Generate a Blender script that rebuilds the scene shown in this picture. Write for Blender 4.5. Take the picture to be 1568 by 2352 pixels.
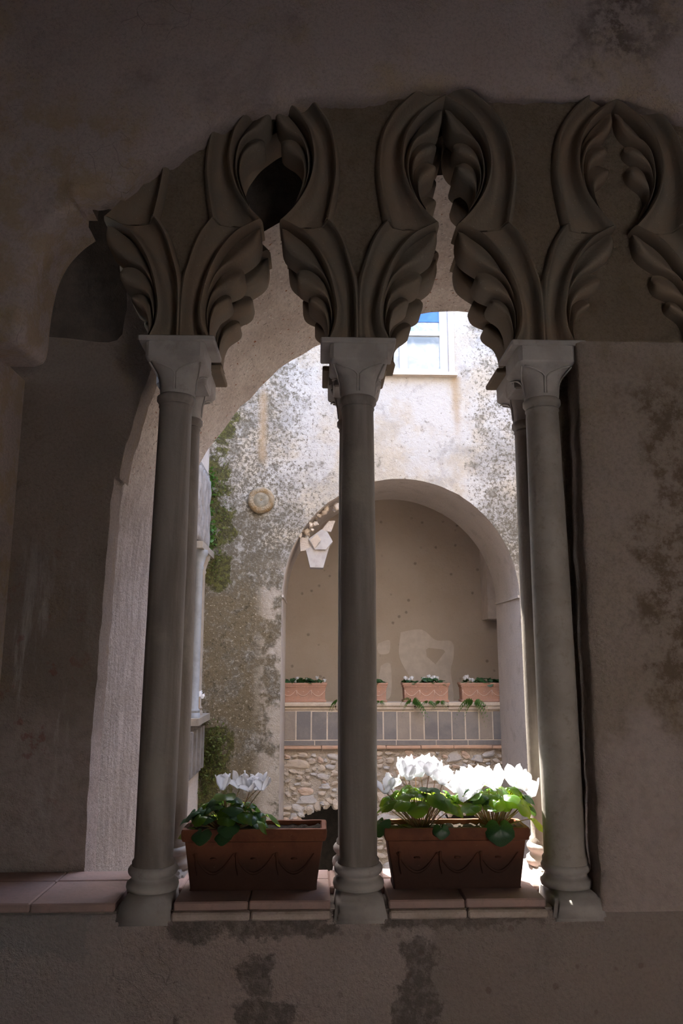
import bpy, bmesh, math, random
from mathutils import Vector, Matrix, noise as mnoise
from mathutils.geometry import tessellate_polygon

for o in list(bpy.data.objects):
    bpy.data.objects.remove(o)
scene = bpy.context.scene
C = scene.collection
PI = math.pi
rnd = random.Random(7)

# ---------------------------------------------------------------- camera
FPX, CAM = 1764.0, Vector((0.0, -2.6, 1.6))
_p, _y = math.radians(10.9), math.radians(1.8)
FWD = Vector((math.sin(_y) * math.cos(_p), math.cos(_y) * math.cos(_p), math.sin(_p)))
RIGHT = Vector((math.cos(_y), -math.sin(_y), 0))
UP = RIGHT.cross(FWD)
cam_data = bpy.data.cameras.new('camera')
cam_data.sensor_fit = 'VERTICAL'
cam_data.sensor_height = 36.0
cam_data.sensor_width = 24.0
cam_data.lens = 27.0
cam_data.clip_start = 0.02
cam = bpy.data.objects.new('camera', cam_data)
C.objects.link(cam)
cam.matrix_world = Matrix(((RIGHT.x, UP.x, -FWD.x, CAM.x), (RIGHT.y, UP.y, -FWD.y, CAM.y),
                           (RIGHT.z, UP.z, -FWD.z, CAM.z), (0, 0, 0, 1)))
scene.camera = cam

# ---------------------------------------------------------------- sky, sun, exposure
SUN_DIR = Vector((0.40, -1.0, -1.70)).normalized()      # the way the light travels
world = bpy.data.worlds.new('sky')
scene.world = world
world.use_nodes = True
wn = world.node_tree
bg = wn.nodes['Background']
sky = wn.nodes.new('ShaderNodeTexSky')
sky.sky_type = 'NISHITA'
sky.sun_disc = False
sky.sun_elevation = math.asin(-SUN_DIR.z)
sky.sun_rotation = math.atan2(-SUN_DIR.x, -SUN_DIR.y)
sky.air_density = 1.0
sky.dust_density = 2.0
wn.links.new(sky.outputs['Color'], bg.inputs['Color'])
bg.inputs['Strength'].default_value = 2.6
sun_data = bpy.data.lights.new('sun', 'SUN')
sun_data.energy = 32.0
sun_data.angle = math.radians(0.6)
sun_data.color = (1.0, 0.95, 0.86)
sun = bpy.data.objects.new('sun', sun_data)
C.objects.link(sun)
sun.rotation_euler = SUN_DIR.to_track_quat('-Z', 'Y').to_euler()
sun.location = (-3, 8, 12)
vs = scene.view_settings
vs.view_transform = 'Standard'
vs.look = 'None'
vs.gamma = 1.0
vs.use_curve_mapping = False
vs.exposure = 0.3
scene.cycles.max_bounces = 7
scene.cycles.diffuse_bounces = 5
scene.cycles.sample_clamp_indirect = 8.0

# ---------------------------------------------------------------- helpers
def at(px, py, Y):
    """The point at depth plane Y seen at a position of the photograph."""
    v = FWD + RIGHT * ((px - 784) / FPX) - UP * ((py - 1176) / FPX)
    return CAM + v * ((Y - CAM.y) / v.y)

def tag(o, label=None, cat=None, group=None, kind=None):
    if label: o['label'] = label
    if cat: o['category'] = cat
    if group: o['group'] = group
    if kind: o['kind'] = kind
    return o

def empty(name, loc, label, cat, group=None, rz=0):
    o = bpy.data.objects.new(name, None)
    o.empty_display_size = 0.05
    C.objects.link(o)
    o.location = loc
    o.rotation_euler = (0, 0, rz)
    return tag(o, label, cat, group)

def link(name, mesh, parent=None, loc=None, rot=None, scale=None):
    o = bpy.data.objects.new(name, mesh)
    C.objects.link(o)
    if parent: o.parent = parent
    if loc is not None: o.location = loc
    if rot is not None: o.rotation_euler = rot
    if scale is not None: o.scale = scale
    return o

class MB:
    """collects faces of one mesh"""
    def __init__(s):
        s.v, s.f = [], []
    def vert(s, p):
        s.v.append(tuple(p)); return len(s.v) - 1
    def grid(s, rows, closed_u=False, closed_v=False, flip=False):
        base = len(s.v); n = len(rows[0]); m = len(rows)
        for r in rows: s.v.extend(tuple(p) for p in r)
        for i in range(m if closed_v else m - 1):
            for j in range(n if closed_u else n - 1):
                a = base + i * n + j; b = base + i * n + (j + 1) % n
                c = base + ((i + 1) % m) * n + (j + 1) % n; d = base + ((i + 1) % m) * n + j
                s.f.append((a, d, c, b) if flip else (a, b, c, d))
        return base
    def box(s, a, b, taper=0.0):
        (x0, y0, z0), (x1, y1, z1) = a, b
        t = taper
        pts = [(x0 + t, y0 + t, z0), (x1 - t, y0 + t, z0), (x1 - t, y1 - t, z0), (x0 + t, y1 - t, z0),
               (x0, y0, z1), (x1, y0, z1), (x1, y1, z1), (x0, y1, z1)]
        k = len(s.v); s.v += pts
        for f in ((0, 3, 2, 1), (4, 5, 6, 7), (0, 1, 5, 4), (1, 2, 6, 5), (2, 3, 7, 6), (3, 0, 4, 7)):
            s.f.append(tuple(k + i for i in f))
    def prism(s, poly, y0, y1, holes=(), y0f=None):
        """polygon in x,z pushed through from y0 (near) to y1; holes are loops too"""
        loops = [list(poly)] + [list(h) for h in holes]
        allp = [p for l in loops for p in l]
        tris = tessellate_polygon([[Vector((p[0], p[1], 0)) for p in l] for l in loops])
        k = len(s.v)
        s.v += [(p[0], (y0f(p[0], p[1]) if y0f else y0), p[1]) for p in allp]
        s.v += [(p[0], y1, p[1]) for p in allp]
        n = len(allp)
        for t in tris:
            s.f.append((k + t[0], k + t[1], k + t[2]))
            s.f.append((k + n + t[2], k + n + t[1], k + n + t[0]))
        off = 0
        for l in loops:
            m = len(l)
            for i in range(m):
                a, b = off + i, off + (i + 1) % m
                s.f.append((k + a, k + b, k + n + b, k + n + a))
            off += m
    def lathe(s, prof, center=(0, 0, 0), seg=32, jit=0.0):
        cx, cy, cz = center
        rows = []
        for r, z in prof:
            rows.append([(cx + r * math.cos(2 * PI * i / seg), cy + r * math.sin(2 * PI * i / seg), cz + z) for i in range(seg)])
        b = s.grid(rows, closed_u=True)
        m = len(prof)
        s.f.append(tuple(b + i for i in reversed(range(seg))))
        s.f.append(tuple(b + (m - 1) * seg + i for i in range(seg)))
    def tube(s, path, rad, seg=8, flat=1.0):
        path = [Vector(p) for p in path]; n = len(path)
        rr = rad if isinstance(rad, (list, tuple)) else [rad] * n
        rows = []; prev = None
        for i, p in enumerate(path):
            t = (path[min(i + 1, n - 1)] - path[max(i - 1, 0)])
            if t.length < 1e-9: t = Vector((0, 0, 1))
            t.normalize()
            a = prev if prev is not None else (Vector((0, 1, 0)) if abs(t.y) < 0.9 else Vector((1, 0, 0)))
            a = (a - t * a.dot(t)).normalized(); prev = a
            b = t.cross(a)
            rows.append([p + a * (rr[i] * flat * math.cos(2 * PI * k / seg)) + b * (rr[i] * math.sin(2 * PI * k / seg)) for k in range(seg)])
        q = s.grid(rows, closed_u=True)
        s.f.append(tuple(q + i for i in reversed(range(seg))))
        s.f.append(tuple(q + (n - 1) * seg + i for i in range(seg)))
    def mesh(s, name, mat, smooth=False, auto=None):
        me = bpy.data.meshes.new(name)
        me.from_pydata(s.v, [], s.f)
        bm = bmesh.new(); bm.from_mesh(me)
        bmesh.ops.recalc_face_normals(bm, faces=bm.faces)
        if auto is not None:
            for e in bm.edges:
                if len(e.link_faces) == 2 and e.calc_face_angle(0) > math.radians(auto): e.smooth = False
            for f in bm.faces: f.smooth = True
        bm.to_mesh(me); bm.free()
        if smooth: me.polygons.foreach_set('use_smooth', [True] * len(me.polygons))
        if mat is not None: me.materials.append(mat)
        me.update()
        return me
    def build(s, name, mat, parent=None, smooth=False, auto=None, loc=None):
        return link(name, s.mesh(name, mat, smooth, auto), parent, loc)

def struct(name, mb, mat, parent=None, **k):
    o = mb.build(name, mat, parent, **k)
    if parent is None: o['kind'] = 'structure'
    return o

def resample(pts, n):
    """smooth curve through points, n samples by arc length"""
    P = [Vector((p[0], p[1])) for p in pts]
    dense = []
    for i in range(len(P) - 1):
        p0 = P[max(i - 1, 0)]; p1 = P[i]; p2 = P[i + 1]; p3 = P[min(i + 2, len(P) - 1)]
        for k in range(12):
            t = k / 12
            dense.append(0.5 * ((2 * p1) + (p2 - p0) * t + (2 * p0 - 5 * p1 + 4 * p2 - p3) * t * t + (3 * p1 - p0 - 3 * p2 + p3) * t ** 3))
    dense.append(P[-1])
    L = [0.0]
    for i in range(1, len(dense)): L.append(L[-1] + (dense[i] - dense[i - 1]).length)
    out = []; j = 0
    for k in range(n):
        d = L[-1] * k / (n - 1)
        while j < len(L) - 2 and L[j + 1] < d: j += 1
        f = (d - L[j]) / max(1e-9, L[j + 1] - L[j])
        out.append(dense[j].lerp(dense[j + 1], min(1, f)))
    return out

def interp(x, table):
    if x <= table[0][0]: return table[0][1]
    for (a, b), (c, d) in zip(table, table[1:]):
        if x <= c: return b + (d - b) * (x - a) / (c - a)
    return table[-1][1]

def nz(x, y=0.0, z=0.0, s=1.0):
    return mnoise.noise(Vector((x * s, y * s, z * s)))

# ---------------------------------------------------------------- materials
class MT:
    def __init__(s, name, rough=0.9, coord='world', spec=0.2):
        s.m = bpy.data.materials.new(name); s.m.use_nodes = True
        s.nt = s.m.node_tree; s.N = s.nt.nodes; s.L = s.nt.links
        s.b = s.N['Principled BSDF']
        s.b.inputs['Roughness'].default_value = rough
        s.b.inputs['Specular IOR Level'].default_value = spec
        if coord == 'world': s.co = s.N.new('ShaderNodeNewGeometry').outputs['Position']
        else: s.co = s.N.new('ShaderNodeTexCoord').outputs['Object']
        s._xyz = None
    def put(s, sock, v):
        if hasattr(v, 'is_output'): s.L.new(v, sock)
        else:
            if isinstance(v, tuple) and len(v) == 3 and sock.type == 'RGBA': v = (*v, 1)
            sock.default_value = v
    def scaled(s, sc, rot=None):
        n = s.N.new('ShaderNodeMapping')
        s.L.new(s.co, n.inputs['Vector']); n.inputs['Scale'].default_value = sc
        if rot: n.inputs['Rotation'].default_value = rot
        return n.outputs['Vector']
    def noise(s, scale, detail=4, rough=0.6, dist=0.0, vec=None):
        n = s.N.new('ShaderNodeTexNoise')
        s.L.new(vec if vec is not None else s.co, n.inputs['Vector'])
        n.inputs['Scale'].default_value = scale; n.inputs['Detail'].default_value = detail
        n.inputs['Roughness'].default_value = rough; n.inputs['Distortion'].default_value = dist
        return n.outputs['Fac']
    def voro(s, scale, feature='F1', vec=None, rand=1.0, out='Distance'):
        n = s.N.new('ShaderNodeTexVoronoi'); n.feature = feature
        s.L.new(vec if vec is not None else s.co, n.inputs['Vector'])
        n.inputs['Scale'].default_value = scale; n.inputs['Randomness'].default_value = rand
        return n.outputs[out]
    def math(s, op, a, b=0.0, clamp=False):
        n = s.N.new('ShaderNodeMath'); n.operation = op; n.use_clamp = clamp
        s.put(n.inputs[0], a); s.put(n.inputs[1], b)
        return n.outputs[0]
    def step(s, v, a, b, lo=0.0, hi=1.0):
        n = s.N.new('ShaderNodeMapRange'); n.clamp = True; n.interpolation_type = 'SMOOTHSTEP'
        s.put(n.inputs[0], v); n.inputs[1].default_value = a; n.inputs[2].default_value = b
        n.inputs[3].default_value = lo; n.inputs[4].default_value = hi
        return n.outputs[0]
    def axis(s, k):
        if s._xyz is None:
            n = s.N.new('ShaderNodeSeparateXYZ'); s.L.new(s.co, n.inputs[0]); s._xyz = n.outputs
        return s._xyz[k]
    def mix(s, fac, a, b, mode='MIX'):
        n = s.N.new('ShaderNodeMix'); n.data_type = 'RGBA'; n.blend_type = mode
        s.put(n.inputs[0], fac); s.put(n.inputs[6], a); s.put(n.inputs[7], b)
        return n.outputs[2]
    def ramp(s, fac, stops):
        n = s.N.new('ShaderNodeValToRGB'); s.L.new(fac, n.inputs[0]); e = n.color_ramp.elements
        while len(e) < len(stops): e.new(0.5)
        for el, (p, c) in zip(e, stops):
            el.position = p; el.color = (*c, 1) if len(c) == 3 else c
        return n.outputs[0]
    def bump(s, h, strength=0.5, dist=0.01, prev=None):
        n = s.N.new('ShaderNodeBump'); s.put(n.inputs['Height'], h)
        n.inputs['Strength'].default_value = strength; n.inputs['Distance'].default_value = dist
        if prev is not None: s.L.new(prev, n.inputs['Normal'])
        return n.outputs[0]
    def done(s, color, normal=None, rough=None):
        s.put(s.b.inputs['Base Color'], color)
        if normal is not None: s.L.new(normal, s.b.inputs['Normal'])
        if rough is not None: s.put(s.b.inputs['Roughness'], rough)
        return s.m
    def bell(s, v, c, w):
        """1 at c, 0 at c +- w"""
        return s.step(s.math('ABSOLUTE', s.math('SUBTRACT', v, c)), w, 0.0)

def rough_plaster(name, c1, c2, c3, grime=0.5, bump=1.0, cracks=True, pits=True, gz=None):
    t = MT(name, 0.95)
    big = t.noise(1.3, 4, 0.62, 0.4); mid = t.noise(5.0, 4, 0.65, 0.3); fine = t.noise(95, 4, 0.7)
    col = t.mix(t.step(big, 0.36, 0.64), c1, c2)
    col = t.mix(t.step(mid, 0.52, 0.72, 0, 0.75), col, c3)
    dark = t.math('MULTIPLY', t.step(t.noise(2.1, 8, 0.7, 0.6), 0.54, 0.72), grime)
    col = t.mix(dark, col, tuple(0.32 * x for x in c1))
    col = t.mix(t.step(fine, 0.40, 0.75, 0.0, 0.5), col, tuple(0.55 * x for x in c1))
    speck = t.step(t.voro(70), 0.16, 0.05)
    spm = t.math('MULTIPLY', speck, t.step(mid, 0.45, 0.62))
    col = t.mix(t.math('MULTIPLY', spm, 0.75), col, tuple(0.25 * x for x in c1))
    if cracks:
        w = t.N.new('ShaderNodeVectorMath'); w.operation = 'ADD'
        nn = t.N.new('ShaderNodeTexNoise'); nn.inputs['Scale'].default_value = 6; t.L.new(t.co, nn.inputs['Vector'])
        sc = t.N.new('ShaderNodeVectorMath'); sc.operation = 'SCALE'; sc.inputs['Scale'].default_value = 0.16
        t.L.new(nn.outputs['Color'], sc.inputs[0]); t.L.new(t.co, w.inputs[0]); t.L.new(sc.outputs[0], w.inputs[1])
        ce = t.voro(9.0, 'DISTANCE_TO_EDGE', vec=w.outputs[0])
        crack = t.math('MULTIPLY', t.step(ce, 0.012, 0.002), t.step(t.noise(1.9, 3, 0.5), 0.56, 0.66))
        col = t.mix(t.math('MULTIPLY', crack, 0.5), col, tuple(0.2 * x for x in c1))
    n = t.bump(t.noise(42, 5, 0.78), 0.85 * bump, 0.03)
    return t, col, n

M = {}
t, c, n = rough_plaster('aged plaster', (0.60, 0.475, 0.42), (0.62, 0.51, 0.465), (0.58, 0.44, 0.29))
x, z = t.axis(0), t.axis(2)
wv = t.math('MULTIPLY', t.math('SUBTRACT', t.noise(7, 4, 0.7), 0.5), 0.45)
zone = t.math('MULTIPLY', t.bell(t.math('ADD', x, wv), 1.13, 0.26), t.step(t.math('ADD', z, wv), 3.70, 3.86))
c = t.mix(t.math('MULTIPLY', zone, t.step(t.noise(16, 5, 0.75), 0.40, 0.56, 0.15, 0.85)), c, (0.16, 0.12, 0.10))
oz = t.math('MULTIPLY', t.step(t.math('ADD', x, wv), -0.55, -0.72), t.step(t.math('ADD', z, wv), 3.62, 3.45))
c = t.mix(t.math('MULTIPLY', oz, t.step(t.noise(8, 4, 0.7), 0.44, 0.58, 0, 0.55)), c, (0.50, 0.36, 0.20))
M['plaster'] = t.done(c, n)
t, c, n = rough_plaster('grey brown plaster', (0.48, 0.385, 0.31), (0.52, 0.425, 0.365), (0.38, 0.285, 0.20), 0.45, 1.3)
# the two big darker rough patches on the right-hand wall
x, z = t.axis(0), t.axis(2)
wv = t.math('MULTIPLY', t.math('SUBTRACT', t.noise(5, 4, 0.7), 0.5), 0.8)
low = t.step(t.math('ADD', t.math('ADD', z, wv), t.math('MULTIPLY', x, -0.45)), 1.02, 0.82)
c = t.mix(t.math('MULTIPLY', low, 0.85), c, t.mix(t.step(t.noise(30, 4, 0.7), 0.4, 0.7, 0, 0.5), (0.66, 0.545, 0.50), (0.46, 0.37, 0.335)))
pit = t.math('MULTIPLY', t.step(t.math('ADD', x, wv), 1.0, 1.14), t.math('MULTIPLY', t.step(z, 1.2, 1.6), t.step(z, 2.66, 2.45)))
c = t.mix(t.math('MULTIPLY', pit, t.step(t.noise(13, 5, 0.78), 0.42, 0.60, 0.1, 0.8)), c, (0.17, 0.115, 0.075))
M['plaster_right'] = t.done(c, n)
t, c, n = rough_plaster('rough brown stucco', (0.40, 0.305, 0.215), (0.43, 0.335, 0.245), (0.33, 0.24, 0.15), 0.35, 1.6, cracks=False)
M['stucco'] = t.done(c, n)
# parapet under the sill: pale render with dark damp blotches and a dark mortar band below the sill slabs
t, c, n = rough_plaster('parapet render', (0.58, 0.465, 0.415), (0.53, 0.455, 0.42), (0.62, 0.505, 0.45), 0.3, 1.2)
x, z = t.axis(0), t.axis(2)
wob = t.math('MULTIPLY', t.math('SUBTRACT', t.noise(8, 6, 0.72), 0.5), 0.22)
wx, wz = t.math('ADD', x, wob), t.math('ADD', z, t.math('MULTIPLY', wob, 0.8))
def span(v, lo, hi, e=0.008): return t.math('MULTIPLY', t.step(v, lo - e, lo + e), t.step(v, hi + e, hi - e))
def inside(x0, x1, z0, z1): return t.math('MULTIPLY', span(wx, x0, x1), span(wz, z0, z1))
marks = inside(-0.43, 0.06, 0.792, 0.95)
for q in ((-0.20, -0.13, 0.62, 0.745), (-0.24, -0.055, 0.50, 0.615), (0.245, 0.36, 0.50, 0.77), (0.20, 0.70, 0.815, 0.95), (-0.41, -0.375, 0.54, 0.585)):
    marks = t.math('MAXIMUM', marks, inside(*q))
grain = t.step(t.noise(48, 3, 0.7), 0.35, 0.6, 0.55, 1.0)
c = t.mix(t.math('MULTIPLY', t.math('MULTIPLY', marks, grain), 0.8), c, (0.145, 0.125, 0.11))
c = t.mix(t.math('MULTIPLY', t.step(wx, 0.34, 0.37), 0.45), c, (0.25, 0.205, 0.175))
c = t.mix(t.math('MULTIPLY', inside(-1.5, -0.66, 0.745, 0.95), 0.35), c, (0.33, 0.32, 0.31))
spots = t.step(t.voro(14), 0.16, 0.11)
c = t.mix(t.math('MULTIPLY', t.math('MULTIPLY', spots, t.step(x, -0.6, 0.4)), 0.4), c, (0.20, 0.13, 0.11))
M['parapet'] = t.done(c, n)
# screen wall on the left, plaster paler towards the foot, with whitish salt runs
t, c, n = rough_plaster('screen plaster', (0.38, 0.305, 0.26), (0.31, 0.255, 0.22), (0.36, 0.27, 0.18), 0.8, 1.2)
run = t.noise(1.0, 6, 0.7, 0.3, vec=t.scaled((9, 9, 1.6)))
zone = t.math('MULTIPLY', t.bell(t.axis(0), -1.0, 0.26), t.bell(t.axis(2), 1.50, 0.75))
lowp = t.step(t.math('ADD', t.axis(2), t.math('MULTIPLY', t.noise(5, 4, 0.6), 0.5)), 1.75, 1.45)
c = t.mix(t.math('MULTIPLY', lowp, 0.8), c, t.mix(t.step(t.noise(26, 4, 0.7), 0.4, 0.7), (0.56, 0.47, 0.435), (0.44, 0.365, 0.33)))
c = t.mix(t.math('MULTIPLY', t.step(run, 0.46, 0.62), zone), c, (0.66, 0.62, 0.60))
red = t.math('MULTIPLY', t.step(t.noise(14, 4, 0.6), 0.6, 0.68), zone)
c = t.mix(t.math('MULTIPLY', red, 0.6), c, (0.30, 0.09, 0.07))
M['screen'] = t.done(c, n)

# tufa soffit of the big arch: pale conglomerate with dark and white chips
t = MT('tufa conglomerate', 0.95)
mid = t.noise(7, 5, 0.6); fine = t.noise(60, 5, 0.7)
c = t.mix(t.step(mid, 0.35, 0.68), (0.66, 0.58, 0.525), (0.80, 0.73, 0.67))
c = t.mix(t.step(fine, 0.42, 0.75, 0, 0.42), c, (0.27, 0.23, 0.20))
wv = t.N.new('ShaderNodeTexNoise'); wv.inputs['Scale'].default_value = 14; wv.inputs['Detail'].default_value = 3; t.L.new(t.scaled((1, 1.6, 1)), wv.inputs['Vector'])
sv = t.N.new('ShaderNodeVectorMath'); sv.operation = 'SCALE'; sv.inputs['Scale'].default_value = 0.10; t.L.new(wv.outputs['Color'], sv.inputs[0])
av = t.N.new('ShaderNodeVectorMath'); av.operation = 'ADD'; t.L.new(t.scaled((1, 1.7, 1)), av.inputs[0]); t.L.new(sv.outputs[0], av.inputs[1])
chips = t.voro(52, 'F1', vec=av.outputs[0]); chipc = t.voro(52, 'F1', vec=av.outputs[0], out='Color')
sel = t.N.new('ShaderNodeSeparateColor'); t.L.new(chipc, sel.inputs[0])
inside = t.step(chips, 0.42, 0.18)
c = t.mix(t.math('MULTIPLY', inside, t.step(sel.outputs[0], 0.70, 0.92)), c, (0.86, 0.82, 0.76))
c = t.mix(t.math('MULTIPLY', inside, t.step(sel.outputs[1], 0.78, 0.95, 0, 0.8)), c, (0.26, 0.22, 0.19))
c = t.mix(t.math('MULTIPLY', inside, t.step(sel.outputs[2], 0.93, 0.96)), c, (0.36, 0.17, 0.10))
h = t.math('ADD', t.math('MULTIPLY', fine, 0.6), t.math('MULTIPLY', chips, 0.6))
st = t.noise(1.0, 5, 0.75, 0.2, vec=t.scaled((38, 38, 4)))
cj = t.mix(t.step(st, 0.30, 0.70), (0.36, 0.31, 0.28), (0.58, 0.525, 0.49))
cj = t.mix(t.step(t.noise(5, 5, 0.7), 0.45, 0.65, 0, 0.6), cj, (0.40, 0.345, 0.30))
cj = t.mix(t.step(t.noise(90, 3, 0.7), 0.5, 0.7, 0, 0.5), cj, (0.24, 0.20, 0.175))
c = t.mix(t.step(t.axis(2), 2.6, 2.15), c, cj)
M['tufa'] = t.done(c, t.bump(fine, 0.9, 0.025))

# carved tracery stone
t = MT('carved tracery stone', 0.85)
mid = t.noise(6, 5, 0.6, 0.3); fine = t.noise(70, 4, 0.6)
c = t.mix(t.step(mid, 0.36, 0.66), (0.205, 0.155, 0.108), (0.175, 0.147, 0.112))
c = t.mix(t.step(t.noise(2.5, 4, 0.6), 0.5, 0.65, 0, 0.7), c, (0.22, 0.155, 0.105))
c = t.mix(t.step(fine, 0.5, 0.8, 0, 0.35), c, (0.16, 0.13, 0.10))
c = t.mix(t.step(t.voro(60), 0.10, 0.05, 0, 0.5), c, (0.5, 0.46, 0.42))
M['tracery'] = t.done(c, t.bump(fine, 0.25, 0.008))

# column marble
t = MT('weathered grey marble', 0.62, spec=0.35)
streak = t.noise(1.0, 5, 0.6, 0.4, vec=t.scaled((16, 16, 1.6)))
mid = t.noise(4, 5, 0.6); fine = t.noise(90, 3, 0.6)
c = t.mix(t.step(streak, 0.35, 0.68), (0.165, 0.140, 0.119), (0.255, 0.225, 0.20))
c = t.mix(t.step(mid, 0.52, 0.7, 0, 0.6), c, (0.30, 0.265, 0.22))
c = t.mix(t.step(t.noise(11, 5, 0.7), 0.62, 0.74, 0, 0.5), c, (0.20, 0.17, 0.14))
c = t.mix(t.step(fine, 0.6, 0.78, 0, 0.4), c, (0.24, 0.21, 0.19))
M['marble'] = t.done(c, t.bump(fine, 0.3, 0.004))
t = MT('pale capital stone', 0.7, spec=0.25)
mid = t.noise(9, 5, 0.6); fine = t.noise(70, 4, 0.6)
c = t.mix(t.step(mid, 0.4, 0.66), (0.38, 0.35, 0.325), (0.31, 0.28, 0.26))
c = t.mix(t.step(t.noise(16, 5, 0.7), 0.58, 0.72, 0, 0.5), c, (0.24, 0.20, 0.17))
M['capital'] = t.done(c, t.bump(fine, 0.25, 0.006))

# weathered wall of the courtyard with lichen and moss
t = MT('lichened courtyard wall', 0.95)
x, z = t.axis(0), t.axis(2)
mid = t.noise(4.2, 5, 0.72, 0.4); fine = t.noise(34, 4, 0.75)
c = t.mix(t.step(mid, 0.38, 0.62), (0.385, 0.335, 0.265), (0.34, 0.30, 0.245))
c = t.mix(t.step(t.noise(1.7, 4, 0.6, 0.1), 0.47, 0.60, 0, 0.8), c, (0.41, 0.395, 0.375))
left = t.step(x, 0.45, -0.75)
low = t.step(z, 3.7, 2.3)
patina = t.math('ADD', t.math('MULTIPLY', left, 0.13), t.math('MULTIPLY', low, 0.07))
patina = t.math('ADD', patina, t.math('MULTIPLY', t.step(x, 1.35, 1.75), 0.09))
greyp = t.math('ADD', t.noise(2.1, 5, 0.72, 0.15), patina)
c = t.mix(t.step(greyp, 0.54, 0.68, 0, 0.75), c, (0.25, 0.235, 0.215))
l1 = t.math('ADD', t.noise(7.5, 6, 0.8), patina)
c = t.mix(t.step(l1, 0.57, 0.70, 0, 0.8), c, (0.13, 0.115, 0.09))
l2 = t.math('ADD', t.noise(30, 4, 0.8), t.math('MULTIPLY', patina, 1.1))
c = t.mix(t.step(l2, 0.60, 0.69, 0, 0.85), c, (0.10, 0.085, 0.06))
wh = t.math('ADD', t.noise(11, 6, 0.78), t.math('MULTIPLY', left, 0.03))
c = t.mix(t.step(wh, 0.54, 0.70, 0, 0.55), c, (0.47, 0.455, 0.43))
# brown crusted foot of the left pier
brn = t.math('MULTIPLY', t.step(z, 2.75, 2.1), t.step(x, -0.25, -0.5))
c = t.mix(t.math('MULTIPLY', brn, t.step(t.noise(3.4, 5, 0.7, 0.5), 0.36, 0.58, 0, 0.95)), c, (0.125, 0.098, 0.058))
c = t.mix(t.math('MULTIPLY', brn, t.step(t.noise(40, 4, 0.75), 0.56, 0.66, 0, 0.8)), c, (0.43, 0.37, 0.29))
c = t.mix(t.math('MULTIPLY', brn, t.step(t.noise(17, 5, 0.8), 0.54, 0.66, 0, 0.8)), c, (0.05, 0.04, 0.022))
pale = t.math('MULTIPLY', t.step(x, -0.64, -0.45), t.math('MULTIPLY', t.step(z, 2.65, 2.3), t.step(t.noise(3.3, 4, 0.7), 0.42, 0.54)))
c = t.mix(t.math('MULTIPLY', pale, 0.6), c, (0.47, 0.41, 0.345))
# run-off streaks
wx = t.math('ADD', x, t.math('MULTIPLY', t.noise(6, 2, 0.6), 0.06))
st1 = t.math('MULTIPLY', t.bell(wx, -0.53, 0.075), t.math('MULTIPLY', t.step(z, 3.5, 3.62), t.step(z, 4.4, 4.2)))
st2 = t.math('MULTIPLY', t.bell(wx, 1.45, 0.07), t.math('MULTIPLY', t.step(z, 3.7, 4.2), t.step(z, 4.5, 4.46)))
c = t.mix(t.math('MULTIPLY', t.math('MAXIMUM', st1, st2), 0.75), c, (0.30, 0.215, 0.13))
moss = t.math('ADD', t.math('MULTIPLY', t.noise(3.6, 6, 0.75, 0.6), 1.7), t.math('ADD', t.math('MULTIPLY', t.bell(x, -0.97, 0.42), 0.62), -0.72))
gap = t.math('MULTIPLY', t.step(z, 0.95, 1.2), t.step(z, 2.45, 2.1))
moss = t.math('SUBTRACT', moss, t.math('MULTIPLY', gap, 0.55))
mcol = t.mix(t.step(fine, 0.4, 0.65), (0.04, 0.036, 0.014), (0.095, 0.092, 0.024))
c = t.mix(t.step(moss, 0.56, 0.66, 0, 0.95), c, mcol)
M['courtyard'] = t.done(c, t.bump(fine, 0.7, 0.02))
# plain lime plaster of the courtyard side walls and far soffits
t, c, n = rough_plaster('pale lime plaster', (0.62, 0.55, 0.48), (0.68, 0.62, 0.55), (0.56, 0.47, 0.38), 0.25, 0.7)
M['lime'] = t.done(c, n)
t, c, n = rough_plaster('grey soffit plaster', (0.50, 0.435, 0.375), (0.56, 0.49, 0.43), (0.42, 0.355, 0.30), 0.3, 0.7, cracks=False)
M['soffit'] = t.done(c, n)
# loggia back wall
t = MT('smooth loggia plaster', 0.95)
c = t.mix(t.step(t.noise(1.6, 5, 0.6), 0.35, 0.65), (0.52, 0.445, 0.375), (0.56, 0.49, 0.43))
dots = t.math('MULTIPLY', t.step(t.math('ADD', t.voro(6.5), t.math('MULTIPLY', t.noise(40, 3, 0.7), 0.12)), 0.24, 0.13), t.step(t.noise(3, 3, 0.5), 0.44, 0.56))
c = t.mix(t.math('MULTIPLY', dots, 0.6), c, (0.18, 0.15, 0.12))
c = t.mix(t.step(t.noise(24, 5, 0.7), 0.55, 0.75, 0, 0.3), c, (0.33, 0.28, 0.24))
M['loggia'] = t.done(c, t.bump(t.noise(22, 6, 0.7), 0.25, 0.02))
t = MT('pale patch plaster', 0.95)
c = t.mix(t.step(t.noise(8, 5, 0.6), 0.35, 0.65), (0.70, 0.635, 0.59), (0.62, 0.56, 0.52))
M['patch'] = t.done(c, t.bump(t.noise(40, 5, 0.6), 0.2, 0.01))

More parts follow.
